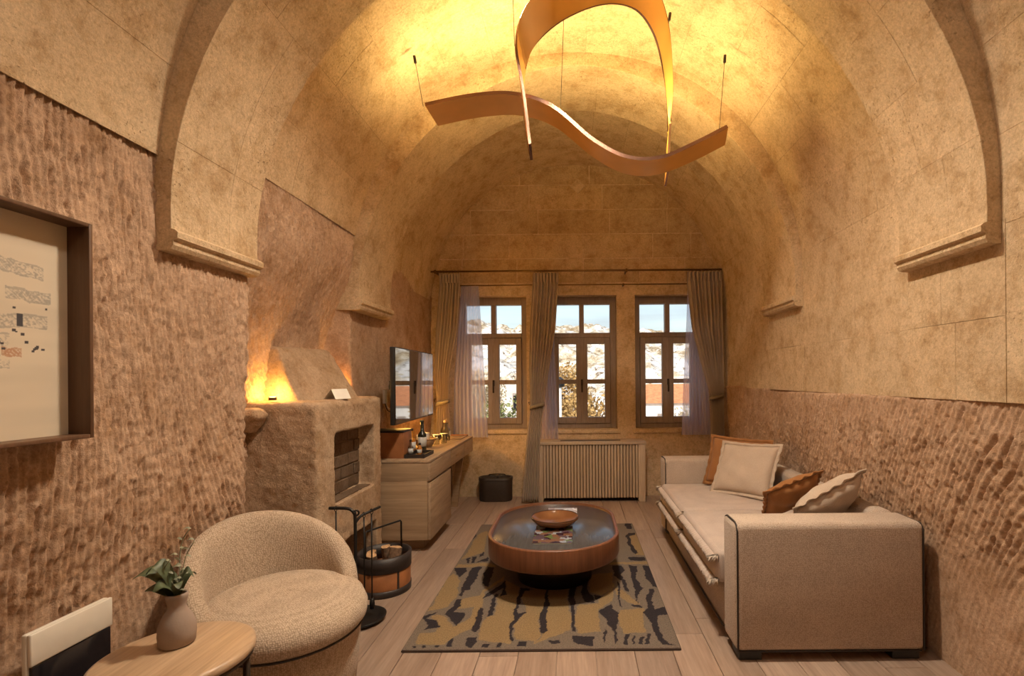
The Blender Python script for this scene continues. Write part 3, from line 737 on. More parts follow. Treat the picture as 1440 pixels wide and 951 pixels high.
o = box('binding', (-0.692, -1.059, 0.0005), (0.694, 1.059, 0.0105), plain('rug_binding', (0.06, 0.035, 0.025), 0.9), rug, 0.003, 1)
# ---- coffee table
CT = (-0.149, 3.452, 0.0145)
ct = thing('coffee_table', 'low racetrack coffee table with walnut sides and black inset top', 'table', CT)
W_, D_, R_ = 0.854, 1.16, 0.405
ol = lambda ins, z: [(x, y, z) for x, y in rrect(W_-2*ins, D_-2*ins, R_-ins, 14)]
loft('apron', [ol(0.09, 0.187), ol(0.03, 0.189), ol(0.006, 0.20), ol(0.0, 0.215), ol(0, 0.330), ol(0.002, 0.336), ol(0.02, 0.337), ol(0.022, 0.334), ol(0.022, 0.30)], M['walnut'], ct)
tp_ = loft('top', [ol(0.024, 0.305), ol(0.024, 0.318), ol(0.026, 0.320)], M['black_oak'], ct)
tp_['label'] = 'black stained wood inset top'
ol2 = lambda w2, d2, z: [(x, y, z) for x, y in rrect(w2, d2, 0.24, 10)]
loft('pedestal', [ol2(0.50, 0.62, 0.0), ol2(0.50, 0.62, 0.188)], M['darkmetal'], ct)
ZT = CT[2]+0.320
# magazines and bowl
def magazine(label, x0, x1, y0, y1, z, nm, th=0.008):
    m = thing('magazine', label, 'magazine', ((x0+x1)/2, (y0+y1)/2, z)); w2, d2 = (x1-x0)/2, (y1-y0)/2
    box('pages', (-w2+.002, -d2+.002, 0.0005), (w2-.002, d2-.002, th), M['white'], m)
    a = NT('cover_print_'+nm, 0.25); v = a.coord()
    vo = a.n('TexVoronoi', {'Vector': v, 'Scale': 26.0}, out='Color', feature='F1', distance='CHEBYCHEV')
    sp = a.n('SeparateColor', {0: vo})
    c = a.ramp(sp, [(0.0, (0.05, 0.02, 0.03)), (0.2, (0.20, 0.10, 0.06)), (0.4, (0.12, 0.16, 0.06)), (0.6, (0.30, 0.32, 0.36)), (0.8, (0.10, 0.065, 0.085))] if nm == 'a' else [(0.0, (0.5, 0.5, 0.55)), (0.35, (0.75, 0.78, 0.8)), (0.7, (0.4, 0.35, 0.38))])
    a.t.nodes[-1].color_ramp.interpolation = 'CONSTANT'
    a.col(c)
    cv = box('cover', (-w2, -d2, th), (w2, d2, th+0.0015), a.m, m)
    return m
magazine('glossy magazine with a dark street picture on its cover, under the bowl', -0.272, -0.026, 3.045, 3.40, ZT, 'a')
magazine('pale magazine lying behind the bowl on the coffee table', -0.215, 0.005, 3.58, 3.86, ZT, 'b')
bw = thing('bowl', 'brown glazed dish standing on the magazine', 'bowl', (-0.147, 3.41, ZT+0.0097))
lathe('dish', [(0.0, 0.0), (0.085, 0.0), (0.092, 0.004), (0.135, 0.022), (0.160, 0.048), (0.163, 0.057), (0.158, 0.060), (0.153, 0.054), (0.128, 0.030), (0.09, 0.014), (0.0, 0.010)], M['bowl'], bw, 48)
lathe('rim', [(0.158, 0.060), (0.1625, 0.058), (0.1645, 0.062), (0.161, 0.065), (0.157, 0.063), (0.158, 0.060)], plain('bowl_rim', (0.09, 0.04, 0.02), 0.25), bw, 48)
# ---- tub armchair
FA = math.atan2(-0.63, 0.77)
ch = thing('armchair', 'round beige boucle tub armchair beside the fireplace', 'armchair', (-1.262, 2.105, 0), FA)
lathe('base', [(0.0, 0.02), (0.265, 0.02), (0.275, 0.03), (0.292, 0.18), (0.302, 0.335), (0.295, 0.345), (0.0, 0.345)], M['chairfab'], ch, 56, (0.045, 0, 0))
lathe('plinth', [(0, 0), (0.22, 0), (0.22, 0.02), (0, 0.02)], M['plastic'], ch, 40, (0.03, 0, 0))
def seatring(r, z, fx=0.0): 
    out = []
    for k in range(64):
        a = 2*PI*k/64; rr = r*(1+0.03*math.cos(2*a)); out.append((0.07+rr*math.cos(a)+fx, rr*1.0*math.sin(a), z-0.012*math.cos(a)*(r/0.3)))
    return out
loft('seat', [seatring(0.27, 0.343), seatring(0.300, 0.350), seatring(0.318, 0.372), seatring(0.320, 0.405), seatring(0.305, 0.440), seatring(0.265, 0.460), seatring(0.18, 0.470), seatring(0.06, 0.467), seatring(0.012, 0.460)], M['chairfab'], ch)
tube('seam_piping', [(p[0], p[1], p[2]) for p in seatring(0.306, 0.350)], 0.004, M['piping'], ch, 6, True)
rings = []; NTH = 48
for i in range(NTH+1):
    f = -1+2*i/NTH; th = f*math.radians(108)
    e = 1-abs(f)**6.0
    zt = 0.435+0.30*(math.cos(f*PI/2)**0.80 if abs(f) < 1 else 0)
    zb = 0.10+0.26*abs(f)**5
    tk = 0.055*(0.55+0.45*(1-abs(f)**4)); rm = 0.278+0.02*(1-abs(f))
    ca, sa = -math.cos(th), math.sin(th)
    loop = []
    n2 = 22
    for k in range(n2):
        a = 2*PI*k/n2; cx_, sz_ = math.cos(a), math.sin(a)
        # rounded slab section: width tk (radial), height zb..zt
        hz = (zt-zb)/2; zc = (zt+zb)/2
        rx = math.copysign(abs(cx_)**0.75, cx_)*tk; zz = zc+math.copysign(abs(sz_)**0.40, sz_)*hz
        lean = 0.045*((zz-0.35)/0.4)
        if i in (0, NTH): rx *= 0.35; zz = zc+(zz-zc)*0.9
        R2 = rm+rx+lean*(1-0.6*abs(f))
        loop.append((ca*R2, sa*R2, zz))
    rings.append(loop)
loft('backrest', rings, M['chairfab'], ch)
# ---- side table, vase with leaves
stb = thing('side_table', 'round oak side table with metal legs in front of the armchair', 'table', (-1.186, 1.47, 0))
lathe('top', [(0, 0.520), (0.190, 0.520), (0.199, 0.526), (0.201, 0.536), (0.198, 0.546), (0.188, 0.5505), (0, 0.5505)], M['oak_table'], stb, 64)
lathe('rim_band', [(0.180, 0.512), (0.1955, 0.512), (0.1955, 0.521), (0.180, 0.521)], M['darkmetal'], stb, 64)
for k in range(3):
    a = math.radians(25+120*k)
    tube('leg', [(0.175*math.cos(a), 0.175*math.sin(a), 0.514), (0.178*math.cos(a), 0.178*math.sin(a), 0.0)], 0.010, M['darkmetal'], stb, 8)
vs_ = thing('vase', 'grey clay bottle vase with leaf sprigs on the round side table', 'vase', (-1.218, 1.515, 0.5505))
lathe('body', [(0, 0), (0.046, 0), (0.053, 0.006), (0.0565, 0.035), (0.0545, 0.062), (0.044, 0.086), (0.031, 0.104), (0.0265, 0.116), (0.028, 0.128), (0.033, 0.142), (0.0335, 0.150), (0.030, 0.156), (0.026, 0.150), (0.022, 0.12), (0, 0.11)], M['clay'], vs_, 40, None, None, 0.86, 0.86)
def leaf(path, wmax, mat, name, parent, curl=0.2):
    P = smooth_path(path, 6); V = []; F = []
    side = (P[-1]-P[0]).cross(Vector((0.2, -0.4, 1))).normalized()
    n = len(P)
    for i, p in enumerate(P):
        t = i/(n-1); w2 = wmax*math.sin(PI*min(1, t*0.93+0.05))**0.8/2
        V += [p-side*w2+Vector((0, 0, curl*w2)), p, p+side*w2+Vector((0, 0, curl*w2))]
    for i in range(n-1): F += [(3*i, 3*i+1, 3*i+4, 3*i+3), (3*i+1, 3*i+2, 3*i+5, 3*i+4)]
    return mobj(name, V, F, mat, parent, True)
r = random.Random(4)
for dx, dy, dz, w2 in ((-0.10, -0.02, 0.06, 0.05), (-0.085, 0.03, 0.035, 0.05), (-0.055, -0.03, 0.085, 0.045), (-0.04, 0.03, 0.02, 0.045), (0.045, 0.0, 0.06, 0.03), (0.02, 0.04, 0.045, 0.04), (-0.02, -0.05, 0.03, 0.045), (0.03, -0.03, 0.03, 0.03), (-0.075, -0.01, 0.01, 0.045)):
    o = leaf([(0, 0, 0.14), (dx*0.35, dy*0.35, 0.155+dz*0.75), (dx*0.75, dy*0.75, 0.165+dz), (dx*1.15, dy*1.15, 0.16+dz*0.75)], w2, M['leaf'], 'leaf', vs_)
for q, (dx, dy, h) in enumerate(((0.0, 0.03, 0.21), (-0.02, -0.01, 0.13), (0.015, 0.03, 0.17))):
    tube('twig', smooth_path([(0, 0, 0.13), (dx*0.3, dy*0.3, 0.18), (dx-0.01, dy, 0.12+h*0.8), (dx+0.01, dy*1.3, 0.13+h)], 4), 0.0016, M['leaf2'], vs_, 5)
    for k in range(7):
        z = 0.16+h*(k/7.0); s = (-1)**k
        leaf([(dx*0.8*k/7, dy*k/7, z), (dx*0.8*k/7+s*0.012, dy*k/7, z+0.006), (dx*0.8*k/7+s*0.022, dy*k/7+0.004, z+0.002)], 0.008, M['leaf2'], 'leaf', vs_)
# ---- wall heater by the picture
ht = thing('panel_heater', 'flat cream and black panel heater low on the left wall', 'heater', (-1.585, 1.563, 0.075))
box('back_case', (-0.02, -0.128, 0.0), (-0.004, 0.125, 0.545), M['cream'], ht, 0.004)
box('front_panel', (-0.004, -0.128, 0.45), (0.008, 0.128, 0.545), M['cream'], ht, 0.004)
box('glass_panel', (-0.004, -0.122, 0.004), (0.006, 0.122, 0.448), M['blackglass'], ht, 0.002)
# ---- framed drawing
PX_ = -1.520; PY0, PY1, PZ0, PZ1 = 0.30, 1.572, 1.175, 1.848
fr = thing('picture_frame', 'deep walnut box frame holding a pale drawing on the left wall', 'picture', (PX_, (PY0+PY1)/2, PZ0))
hw = (PY1-PY0)/2; hh_ = PZ1-PZ0; T = 0.012; Dp = 0.075
box('frame_side', (-Dp, -hw, 0), (0, -hw+T, hh_), M['frame_wood'], fr, 0.002)
box('frame_side', (-Dp, hw-T, 0), (0, hw, hh_), M['frame_wood'], fr, 0.002)
box('frame_rail', (-Dp, -hw+T, 0), (0, hw-T, T), M['frame_wood'], fr, 0.002)
box('frame_rail', (-Dp, -hw+T, hh_-T), (0, hw-T, hh_), M['frame_wood'], fr, 0.002)
box('backing', (-Dp-0.004, -hw+.002, 0.002), (-Dp+0.004, hw-.002, hh_-.002), M['frame_wood'], fr)
ny, nz_ = 620, 320
yy = np.linspace(-hw+T, hw-T, ny); zz = np.linspace(T, hh_-T, nz_)
Yg, Zg = np.meshgrid(yy, zz, indexing='ij'); 
wy = Yg+(PY0+PY1)/2; wz = Zg+PZ0
img = np.ones(Yg.shape+(4,)); img[..., :3] = (0.66, 0.56, 0.42)
img[..., :3] *= (0.95+0.1*vnoise(wy*5, wz*40, 50))[..., None]
def sketch(y0, y1, z0, z1, dens, tilt=0.0, seed=0, colr_=(0.30, 0.27, 0.23)):
    zc = (z0+z1)/2+tilt*(wy-(y0+y1)/2)
    m = (wy > y0) & (wy < y1) & (np.abs(wz-zc+0.008*(vnoise(wy*60, wz*0+1, seed)-0.5)) < (z1-z0)/2)
    h = vnoise(wy*220, wz*260, seed+1)*0.5+vnoise((wy+wz)*500, (wy-wz)*60, seed+2)*0.5
    f = np.where(m, np.clip((h-(1-dens))*3, 0, 0.75), 0)
    edge = m & (np.abs(np.abs(wz-zc)-(z1-z0)/2) < 0.004); f = np.maximum(f, np.where(edge, 0.6, 0))
    img[..., :3] = img[..., :3]*(1-f[..., None])+np.array(colr_)*f[..., None]
# drawings, in wall coordinates (metres along the wall, height)
sketch(1.34, 1.49, 1.66, 1.70, 0.62, -0.10, 60); sketch(1.39, 1.51, 1.585, 1.62, 0.65, 0.0, 61)
sketch(1.25, 1.50, 1.505, 1.545, 0.6, 0.03, 62); sketch(1.20, 1.33, 1.60, 1.65, 0.62, 0, 63); sketch(1.20, 1.40, 1.39, 1.49, 0.45, 0, 64)
sketch(1.38, 1.43, 1.425, 1.45, 0.75, 0, 65, (0.42, 0.16, 0.06)); sketch(0.6, 1.3, 1.36, 1.46, 0.4, 0.05, 66); sketch(0.5, 1.1, 1.5, 1.6, 0.55, 0.03, 67)
sketch(0.5, 1.1, 1.65, 1.72, 0.5, -0.05, 68)
rr_ = random.Random(9)
for k in range(26):
    cy, cz = rr_.uniform(1.2, 1.50), rr_.uniform(1.44, 1.57); s_ = rr_.uniform(0.002, 0.0045)
    img[(np.abs(wy-cy) < s_*1.3) & (np.abs(wz-cz) < s_)] = (0.06, 0.05, 0.05, 1)
img[(np.abs(wy-1.425) < 0.008) & (np.abs(wz-1.53) < 0.018)] = (0.06, 0.055, 0.06, 1)
a = NT('drawing_paper', 0.75); a.col(a.n('VertexColor', layer_name='print'))
grid_mesh('drawing', np.full(Yg.shape, -Dp+0.005), Yg, Zg, a.m, fr, False, img)
# ================================================================ fireplace
def carve(name, solids, holes, voxel, noise_amp, mat, parent, seed=0, sm=3):
    """union of solids minus holes, remeshed and roughened"""
    def tmp(bm):
        me = bpy.data.meshes.new('t'); bmesh.ops.recalc_face_normals(bm, faces=bm.faces); bm.to_mesh(me); bm.free()
        o = bpy.data.objects.new('t', me); COL.objects.link(o); return o
    base = tmp(solids[0]); extra = []
    for op, lst in (('UNION', solids[1:]), ('DIFFERENCE', holes)):
        for b in lst:
            t = tmp(b); extra.append(t); md = base.modifiers.new('b', 'BOOLEAN'); md.operation = op; md.object = t; md.solver = 'EXACT'
    md = base.modifiers.new('r', 'REMESH'); md.mode = 'VOXEL'; md.voxel_size = voxel
    md = base.modifiers.new('s', 'SMOOTH'); md.iterations = sm; md.factor = 0.5
    dg = bpy.context.evaluated_depsgraph_get(); ev = base.evaluated_get(dg)
    me = bpy.data.meshes.new_from_object(ev); me.name = name
    for t in extra+[base]: bpy.data.objects.remove(t)
    n = len(me.vertices); co = np.empty(n*3, np.float32); no_ = np.empty(n*3, np.float32)
    me.vertices.foreach_get('co', co); me.vertices.foreach_get('normal', no_); co = co.reshape(-1, 3); no_ = no_.reshape(-1, 3)
    x, y, z = co.T
    d = (vnoise(x*9+z*5, y*9+z*7, seed)-0.5)*1.6+(vnoise((x+z)*55, (y-z)*55, seed+1)-0.5)*0.9+(vnoise((x-z)*90, (y+z)*90, seed+2)-0.5)*0.6
    co = co+no_*(d*noise_amp)[:, None]
    me.vertices.foreach_set('co', co.astype(np.float32).ravel())
    me.polygons.foreach_set('use_smooth', [True]*len(me.polygons)); me.materials.clear(); me.materials.append(mat); me.update()
    return link(bpy.data.objects.new(name, me), parent)
def bb(lo, hi, bev=0.0, seg=3):
    bm = bmesh.new(); bm_box(bm, lo, hi, bev, seg); return bm
def hull(pts):
    bm = bmesh.new(); [bm.verts.new(p) for p in pts]; r_ = bmesh.ops.convex_hull(bm, input=bm.verts)
    return bm
FX, FY = -1.44, 2.79
fp = thing('fireplace', 'rough stone fireplace with a tapered hood against the left wall', 'fireplace', (FX, FY, 0))
D = lambda p: (p[0]-FX, p[1]-FY, p[2])
carve('hearth_body', [bb(D((-1.90, 2.785, 0.0)), D((-1.44, 3.70, 1.225)), 0.03)],
      [bb(D((-1.56, 2.985, 0.60)), D((-1.30, 3.56, 1.03)), 0.02), bb(D((-1.74, 2.96, -0.1)), D((-1.30, 3.59, 0.345)), 0.02)], 0.0125, 0.007, M['rough'], fp, 70)
carve('chimney_hood', [hull([D(p) for p in ((-1.62, 2.93, 1.19), (-1.50, 3.52, 1.19), (-1.90, 2.95, 1.19), (-1.90, 3.60, 1.19), (-1.79, 2.99, 1.545), (-1.76, 3.56, 1.565), (-1.90, 2.99, 1.565), (-1.90, 3.58, 1.575))])], [], 0.0125, 0.007, M['rough'], fp, 75)
lump = carve('ledge_lump', [hull([D((-1.86+0.17*math.cos(a)*k, 2.79+0.09*math.sin(a)*k-0.04, z)) for k, z in ((1, 1.16), (0.8, 1.195), (0.55, 1.06)) for a in np.linspace(0, 2*PI, 10)[:-1]])], [], 0.0125, 0.006, M['rough'], fp, 78)
bm = bmesh.new()
for lo, hi in (((-1.565, 2.99, 0.605), (-1.552, 3.55, 1.025)), ((-1.552, 2.99, 0.60), (-1.47, 3.55, 0.608))):
    bm_box(bm, D(lo), D(hi))
bobj('firebox_lining', bm, M['soot'], fp)
# soot-darkened bricks at the back of the firebox
r = random.Random(8)
for i in range(5):
    z0 = 0.612+i*0.082; y = 2.995-(0.1 if i % 2 else 0)
    while y < 3.55:
        a_, b_ = max(y, 2.995), min(y+0.19, 3.553)
        if b_-a_ > 0.03: box('brick', D((-1.553, a_+.004, z0+.004)), D((-1.545+r.uniform(-.004, .004), b_-.004, z0+.078)), M['soot'], fp, 0.004, 1, False)
        y += 0.19
# folded card on the mantel
cdn = thing('tent_card', 'small folded white card on the fireplace mantel', 'card', (-1.458, 3.13, 1.232), math.radians(-18))
mobj('fold', [(0.0, -0.065, 0.0), (0.0, 0.065, 0.0), (-0.035, 0.065, 0.062), (-0.035, -0.065, 0.062), (-0.10, 0.065, 0.0), (-0.10, -0.065, 0.0)], [(0, 1, 2, 3), (3, 2, 4, 5)], M['white'], cdn).modifiers.new('t', 'SOLIDIFY').thickness = 0.0015
a = NT('card_print', 0.6); v = a.coord((1, 1, 1)); wv = a.n('TexWave', {'Vector': v, 'Scale': 34.0, 'Distortion': 0.3}, out='Fac', bands_direction='Z')
a.col(a.ramp(wv, [(0.55, (0.74, 0.71, 0.64)), (0.75, (0.42, 0.38, 0.33))]))
box('printed_lines', (-0.0008, -0.045, 0.0), (0.0008, 0.045, 0.05), a.m, cdn, 0, 2, False, (-0.0115, 0, 0.014), (0, -0.515, 0))
# small amber uplights beside the hood
def uplight(label, loc, power, blend=1.0):
    t = thing('uplight', label, 'lamp', loc)
    lathe('housing', [(0, 0), (0.022, 0), (0.022, 0.016), (0.018, 0.018), (0.0, 0.018)], M['darkmetal'], t, 20)
    lathe('lens', [(0, 0.0185), (0.016, 0.0185), (0.014, 0.021), (0, 0.0215)], M['amber'], t, 20)
    ld = bpy.data.lights.new('uplight_beam', 'POINT'); ld.energy = power; ld.color = (1.0, 0.50, 0.10); ld.shadow_soft_size = 0.02
    lo = bpy.data.objects.new('uplight_beam', ld); link(lo, t); lo.location = (0, 0, 0.035)
uplight('amber uplight on the mantel near the picture side of the hood', (-1.755, 2.885, 1.236), GLOW*0.16)
uplight('amber uplight on the mantel beside the television', (-1.70, 3.64, 1.236), GLOW*0.13)
# ---- fire tools
ft = thing('fire_tool_stand', 'black iron fire tool stand with round dish base', 'fire tools', (-1.215, 2.79, 0))
lathe('base_dish', [(0, 0.0), (0.09, 0.0), (0.128, 0.012), (0.138, 0.026), (0.132, 0.028), (0.12, 0.018), (0.085, 0.010), (0, 0.010)], M['iron'], ft, 48)
tube('pole', smooth_path([(-0.012, -0.03, 0.008), (-0.012, -0.03, 0.30), (-0.012, -0.03, 0.58), (-0.02, -0.03, 0.615), (-0.055, -0.03, 0.637), (-0.155, -0.03, 0.640)], 8), 0.009, M['iron'], ft, 10)
SIDE = smooth_path([(-0.012, -0.03, 0.555), (0.01, -0.01, 0.588), (0.05, 0.04, 0.605), (0.075, 0.10, 0.612)], 6)
tube('side_arm', SIDE, 0.008, M['iron'], ft, 8)
lathe('finial_ring', [(0.014, -0.004), (0.019, 0), (0.014, 0.004), (0.009, 0), (0.014, -0.004)], M['iron'], ft, 20, (-0.006, -0.03, 0.612), (PI/2, 0, 0.3))
def tool(label, p, rbar, turn, zbot, kind):
    t = thing('fire_tool', label, 'fire tool', (-1.215+p[0], 2.79+p[1], zbot))
    L = p[2]-(0.012-rbar)-zbot      # centre of the eye that hangs on the bar
    tube('rod', [(0, 0, 0.02), (0, 0, L-0.0125)], 0.0042, M['iron'], t, 8)
    lathe('hook', [(0.0145, -0.0025), (0.017, 0), (0.0145, 0.0025), (0.012, 0), (0.0145, -0.0025)], M['iron'], t, 20, (0, 0, L), (0, PI/2, turn))
    if kind == 'shovel':
        V = []; F = []
        for i in range(7):
            for k in range(7):
                u = -1+2*k/6; q = i/6; V.append((0.012-0.02*u*u*0.6, u*0.046*(0.75+0.25*q), 0.02+0.10*(1-q)-0.012*q))
        for i in range(6):
            for k in range(6): F.append((7*i+k, 7*i+k+1, 7*i+k+8, 7*i+k+7))
        mobj('scoop', V, F, M['iron'], t, True).modifiers.new('t', 'SOLIDIFY').thickness = 0.002
    elif kind == 'poker':
        tube('point', smooth_path([(0, 0, 0.02), (0.004, 0, 0.0), (0.026, -0.01, -0.008)], 5), [0.004]*10+[0.002], M['iron'], t, 8)
    else:
        lathe('brush_head', [(0, 0.06), (0.010, 0.058), (0.014, 0.03), (0.012, 0.0), (0, 0.0)], M['iron'], t, 16)
tool('black iron shovel hanging from the fire tool stand', (-0.118, -0.03, 0.639), 0.009, 0.0, 0.20, 'shovel')
tool('black iron poker hanging from the fire tool stand', SIDE[8], 0.008, 0.90, 0.09, 'poker')
tool('slim black iron brush hanging from the fire tool stand', SIDE[12], 0.008, 0.98, 0.05, 'brush')
# ---- log basket
lb = thing('log_basket', 'round tan leather and black log basket with tall loop handle', 'basket', (-1.245, 3.215, 0))
lathe('bucket', [(0, 0.004), (0.158, 0.004), (0.163, 0.02), (0.166, 0.23), (0.158, 0.23), (0.155, 0.03), (0, 0.03)], M['leather'], lb, 48)
lathe('top_band', [(0.1645, 0.150), (0.1690, 0.150), (0.1700, 0.242), (0.153, 0.242), (0.153, 0.15), (0.157, 0.150), (0.157, 0.236), (0.1645, 0.236)], M['leather_dk'], lb, 48)
lathe('bottom_band', [(0.160, 0.0), (0.1670, 0.0), (0.1690, 0.042), (0.160, 0.042)], M['leather_dk'], lb, 48)
for a_ in (2.0, 3.9, 5.6):
    box('seam_strap', (0.1625, -0.006, 0.04), (0.1685, 0.006, 0.152), M['leather_dk'], lb, 0, 2, False, None, (0, 0, a_))
hd_ = [(-0.10, -0.05, 0.235), (-0.10, -0.05, 0.42), (-0.092, -0.045, 0.432), (0.04, 0.10, 0.432), (0.048, 0.105, 0.42), (0.048, 0.105, 0.235)]
hd_ = [(-0.065, -0.13, 0.20), (-0.065, -0.13, 0.395), (-0.062, -0.122, 0.406), (0.065, 0.12, 0.406), (0.068, 0.128, 0.395), (0.068, 0.128, 0.20)]
tube('handle', hd_, 0.006, M['iron'], lb, 8)
def log(label, p, q, rad, sd_):
    r_ = random.Random(sd_); P = Vector(p); Q = Vector(q); c = (P+Q)/2
    t = thing('log', label, 'log', (lb.location.x+c.x, lb.location.y+c.y, c.z), 0, 'logs in the basket')
    ax = (Q-P).normalized(); u = ax.orthogonal().normalized(); v_ = ax.cross(u); L = (Q-P).length
    prof = [rad*(1+r_.uniform(-.16, .16)) for _ in range(14)]
    rings = [[tuple(ax*(s*L/2)+(u*math.cos(2*PI*k/14)+v_*math.sin(2*PI*k/14))*prof[k]*(1+r_.uniform(-.03, .03))) for k in range(14)] for s in (-1, -0.33, 0.33, 1)]
    loft('bark', rings, M['bark'], t, False, True)
    for s in (-1, 1):
        rg = rings[0] if s < 0 else rings[-1]
        mobj('cut_end', rg+[tuple(ax*(s*L/2*1.01))], [(k, (k+1) % 14, 14) for k in range(14)], M['logend'], t)
log('split log with pale cut end standing highest in the basket', (0.060, -0.05, 0.045), (0.085, -0.015, 0.275), 0.038, 1)
log('thin log with knotted cut end in the middle of the basket', (0.015, 0.055, 0.042), (0.002, 0.022, 0.265), 0.027, 2)
log('thick log standing in the basket on the fire tool side', (-0.085, -0.045, 0.042), (-0.055, -0.075, 0.245), 0.034, 3)
log('short log standing in the basket close to the fireplace', (-0.07, 0.05, 0.042), (-0.085, 0.02, 0.235), 0.029, 4)
# ================================================================ desk
DX, DY0, DY1, DZ = -1.133, 3.862, 5.475, 0.722
XB = -1.625         # back of the desk
dk = thing('desk', 'long oak writing desk with drawers and end cabinet under the television', 'desk', (DX, DY0, 0))
q = lambda x, y, z: (x-DX, y-DY0, z)
box('top', q(XB, DY0, DZ-0.022), q(DX, DY1, DZ), M['oak_desk'], dk, 0.003)
box('apron', q(XB, DY0+0.004, DZ-0.165), q(DX-0.022, DY1-0.004, DZ-0.0225), M['oak_side'], dk, 0.002)
for ya, yb in ((DY0+0.003, 4.52), (4.525, 5.06), (5.065, DY1-0.003)):
    d_ = box('drawer_front', q(DX-0.022, ya, DZ-0.162), q(DX-0.001, yb, DZ-0.025), M['oak_desk'], dk, 0.002)
    if ya > 4.5: box('finger_pull', q(DX-0.0012, (ya+yb)/2-0.09, DZ-0.100), q(DX+0.002, (ya+yb)/2+0.09, DZ-0.085), M['oak_table'], d_, 0.001)
box('cabinet', q(XB, DY0+0.004, 0.10), q(DX-0.024, 4.515, DZ-0.165), M['oak_side'], dk, 0.002)
box('door', q(DX-0.022, DY0+0.012, 0.102), q(DX-0.001, 4.512, DZ-0.180), M['oak_desk'], dk, 0.002)
box('plinth', q(XB+0.03, DY0+0.11, 0.0), q(DX-0.09, 4.45, 0.10), M['oak_side'], dk)
mobj('leg', [q(*p) for p in ((-1.33, 5.26, 0), (-1.26, 5.26, 0), (-1.19, 5.26, DZ-0.165), (-1.26, 5.26, DZ-0.165), (-1.33, 5.295, 0), (-1.26, 5.295, 0), (-1.19, 5.295, DZ-0.165), (-1.26, 5.295, DZ-0.165))],
     [(0, 1, 2, 3), (4, 5, 6, 7), (0, 4, 5, 1), (1, 5, 6, 2), (2, 6, 7, 3), (3, 7, 4, 0)], M['oak_side'], dk)
mobj('leg', [q(*p) for p in ((-1.50, 5.26, 0), (-1.43, 5.26, 0), (-1.50, 5.26, DZ-0.165), (-1.57, 5.26, DZ-0.165), (-1.50, 5.295, 0), (-1.43, 5.295, 0), (-1.50, 5.295, DZ-0.165), (-1.57, 5.295, DZ-0.165))],
     [(0, 1, 2, 3), (4, 5, 6, 7), (0, 4, 5, 1), (1, 5, 6, 2), (2, 6, 7, 3), (3, 7, 4, 0)], M['oak_side'], dk)
# things on the desk
bx_ = thing('leather_box', 'tan leather tea box with black lid on the desk', 'box', (-1.47, 4.055, DZ))
box('case', (-0.15, -0.10, 0.0), (0.10, 0.10, 0.205), M['leather'], bx_, 0.004)
box('lid', (-0.153, -0.103, 0.205), (0.104, 0.103, 0.222), M['leather_dk'], bx_, 0.004)
ty = thing('tray', 'low dark tray with a leather edge in front of the tea box', 'tray', (-1.275, 4.09, DZ))
boxes('tray_shell', [((-0.09, -0.13, 0.0), (0.07, 0.13, 0.008)), ((-0.09, -0.13, 0.008), (-0.082, 0.13, 0.03)), ((0.062, -0.13, 0.008), (0.07, 0.13, 0.03)), ((-0.082, -0.13, 0.008), (0.062, -0.122, 0.03)), ((-0.082, 0.122, 0.008), (0.062, 0.13, 0.03))], M['leather_dk'], ty)
def bottle(label, x, y, z, h, r_, glass, lab=True, neck=0.38, capm='leather_dk'):
    t = thing('bottle', label, 'bottle', (x, y, z))
    lathe('glass', [(0, 0), (r_*0.92, 0), (r_, 0.006), (r_, h*(1-neck)-r_*0.7), (r_*0.8, h*(1-neck)-r_*0.25), (r_*0.42, h*(1-neck)+r_*0.25), (r_*0.36, h-0.018), (0, h-0.018)], glass, t, 24)
    lathe('cap', [(0, h-0.018), (r_*0.44, h-0.018), (r_*0.44, h), (0, h)], M[capm], t, 16)
    if lab: lathe('label_band', [(r_*1.015, h*0.16), (r_*1.02, h*0.16), (r_*1.02, h*0.46), (r_*1.015, h*0.46)], M['paper'], t, 24)
    return t
bottle('tall dark wine bottle beside the tea box', -1.345, 4.36, DZ, 0.27, 0.036, M['darkglass'])
bottle('amber spirit bottle with pale label beside the dark bottle', -1.40, 4.245, DZ, 0.21, 0.034, M['amberglass'])
bottle('small clear bottle with pale label at the tray edge', -1.335, 4.025, DZ+0.008, 0.135, 0.020, M['clear'])
bottle('small amber bottle on the dark tray', -1.285, 4.085, DZ+0.008, 0.10, 0.018, M['amberglass'], True)
bottle('tiny amber bottle lying farthest back on the dark tray', -1.30, 4.155, DZ+0.008, 0.09, 0.017, M['amberglass'], False)
wk = thing('wicker_basket', 'small round wicker basket of snacks on the desk', 'basket', (-1.40, 4.62, DZ))
V = []; F = []
lathe('weave', [(0, 0), (0.06, 0), (0.08, 0.03), (0.102, 0.075), (0.095, 0.075), (0.074, 0.034), (0.055, 0.012), (0, 0.012)], M['wicker'], wk, 32)
tube('rim', [(0.1*math.cos(2*PI*k/32), 0.1*math.sin(2*PI*k/32), 0.076) for k in range(32)], 0.006, M['wicker'], wk, 6, True)
for k, (x, y, z, rx, rz, cc) in enumerate(((-0.03, -0.045, 0.075, 0.15, 0.1, 'pale'), (0.0, -0.008, 0.085, 0.1, 0.0, 'white'), (0.0, 0.03, 0.085, 0.05, 0.1, 'pale'), (-0.01, 0.062, 0.08, -0.1, 0.05, 'leather'))):
    s_ = tag(box('snack_packet', (-0.034, -0.014, -0.048), (0.034, 0.014, 0.048), M[cc], None, 0.010, 2, True, (-1.40+x, 4.62+y, DZ+z), (rx, 0, rz)),
             ('cream snack packet at the front of the wicker basket', 'white snack packet in the wicker basket', 'cream snack packet at the back of the wicker basket', 'brown snack packet in the wicker basket')[k], 'packet')
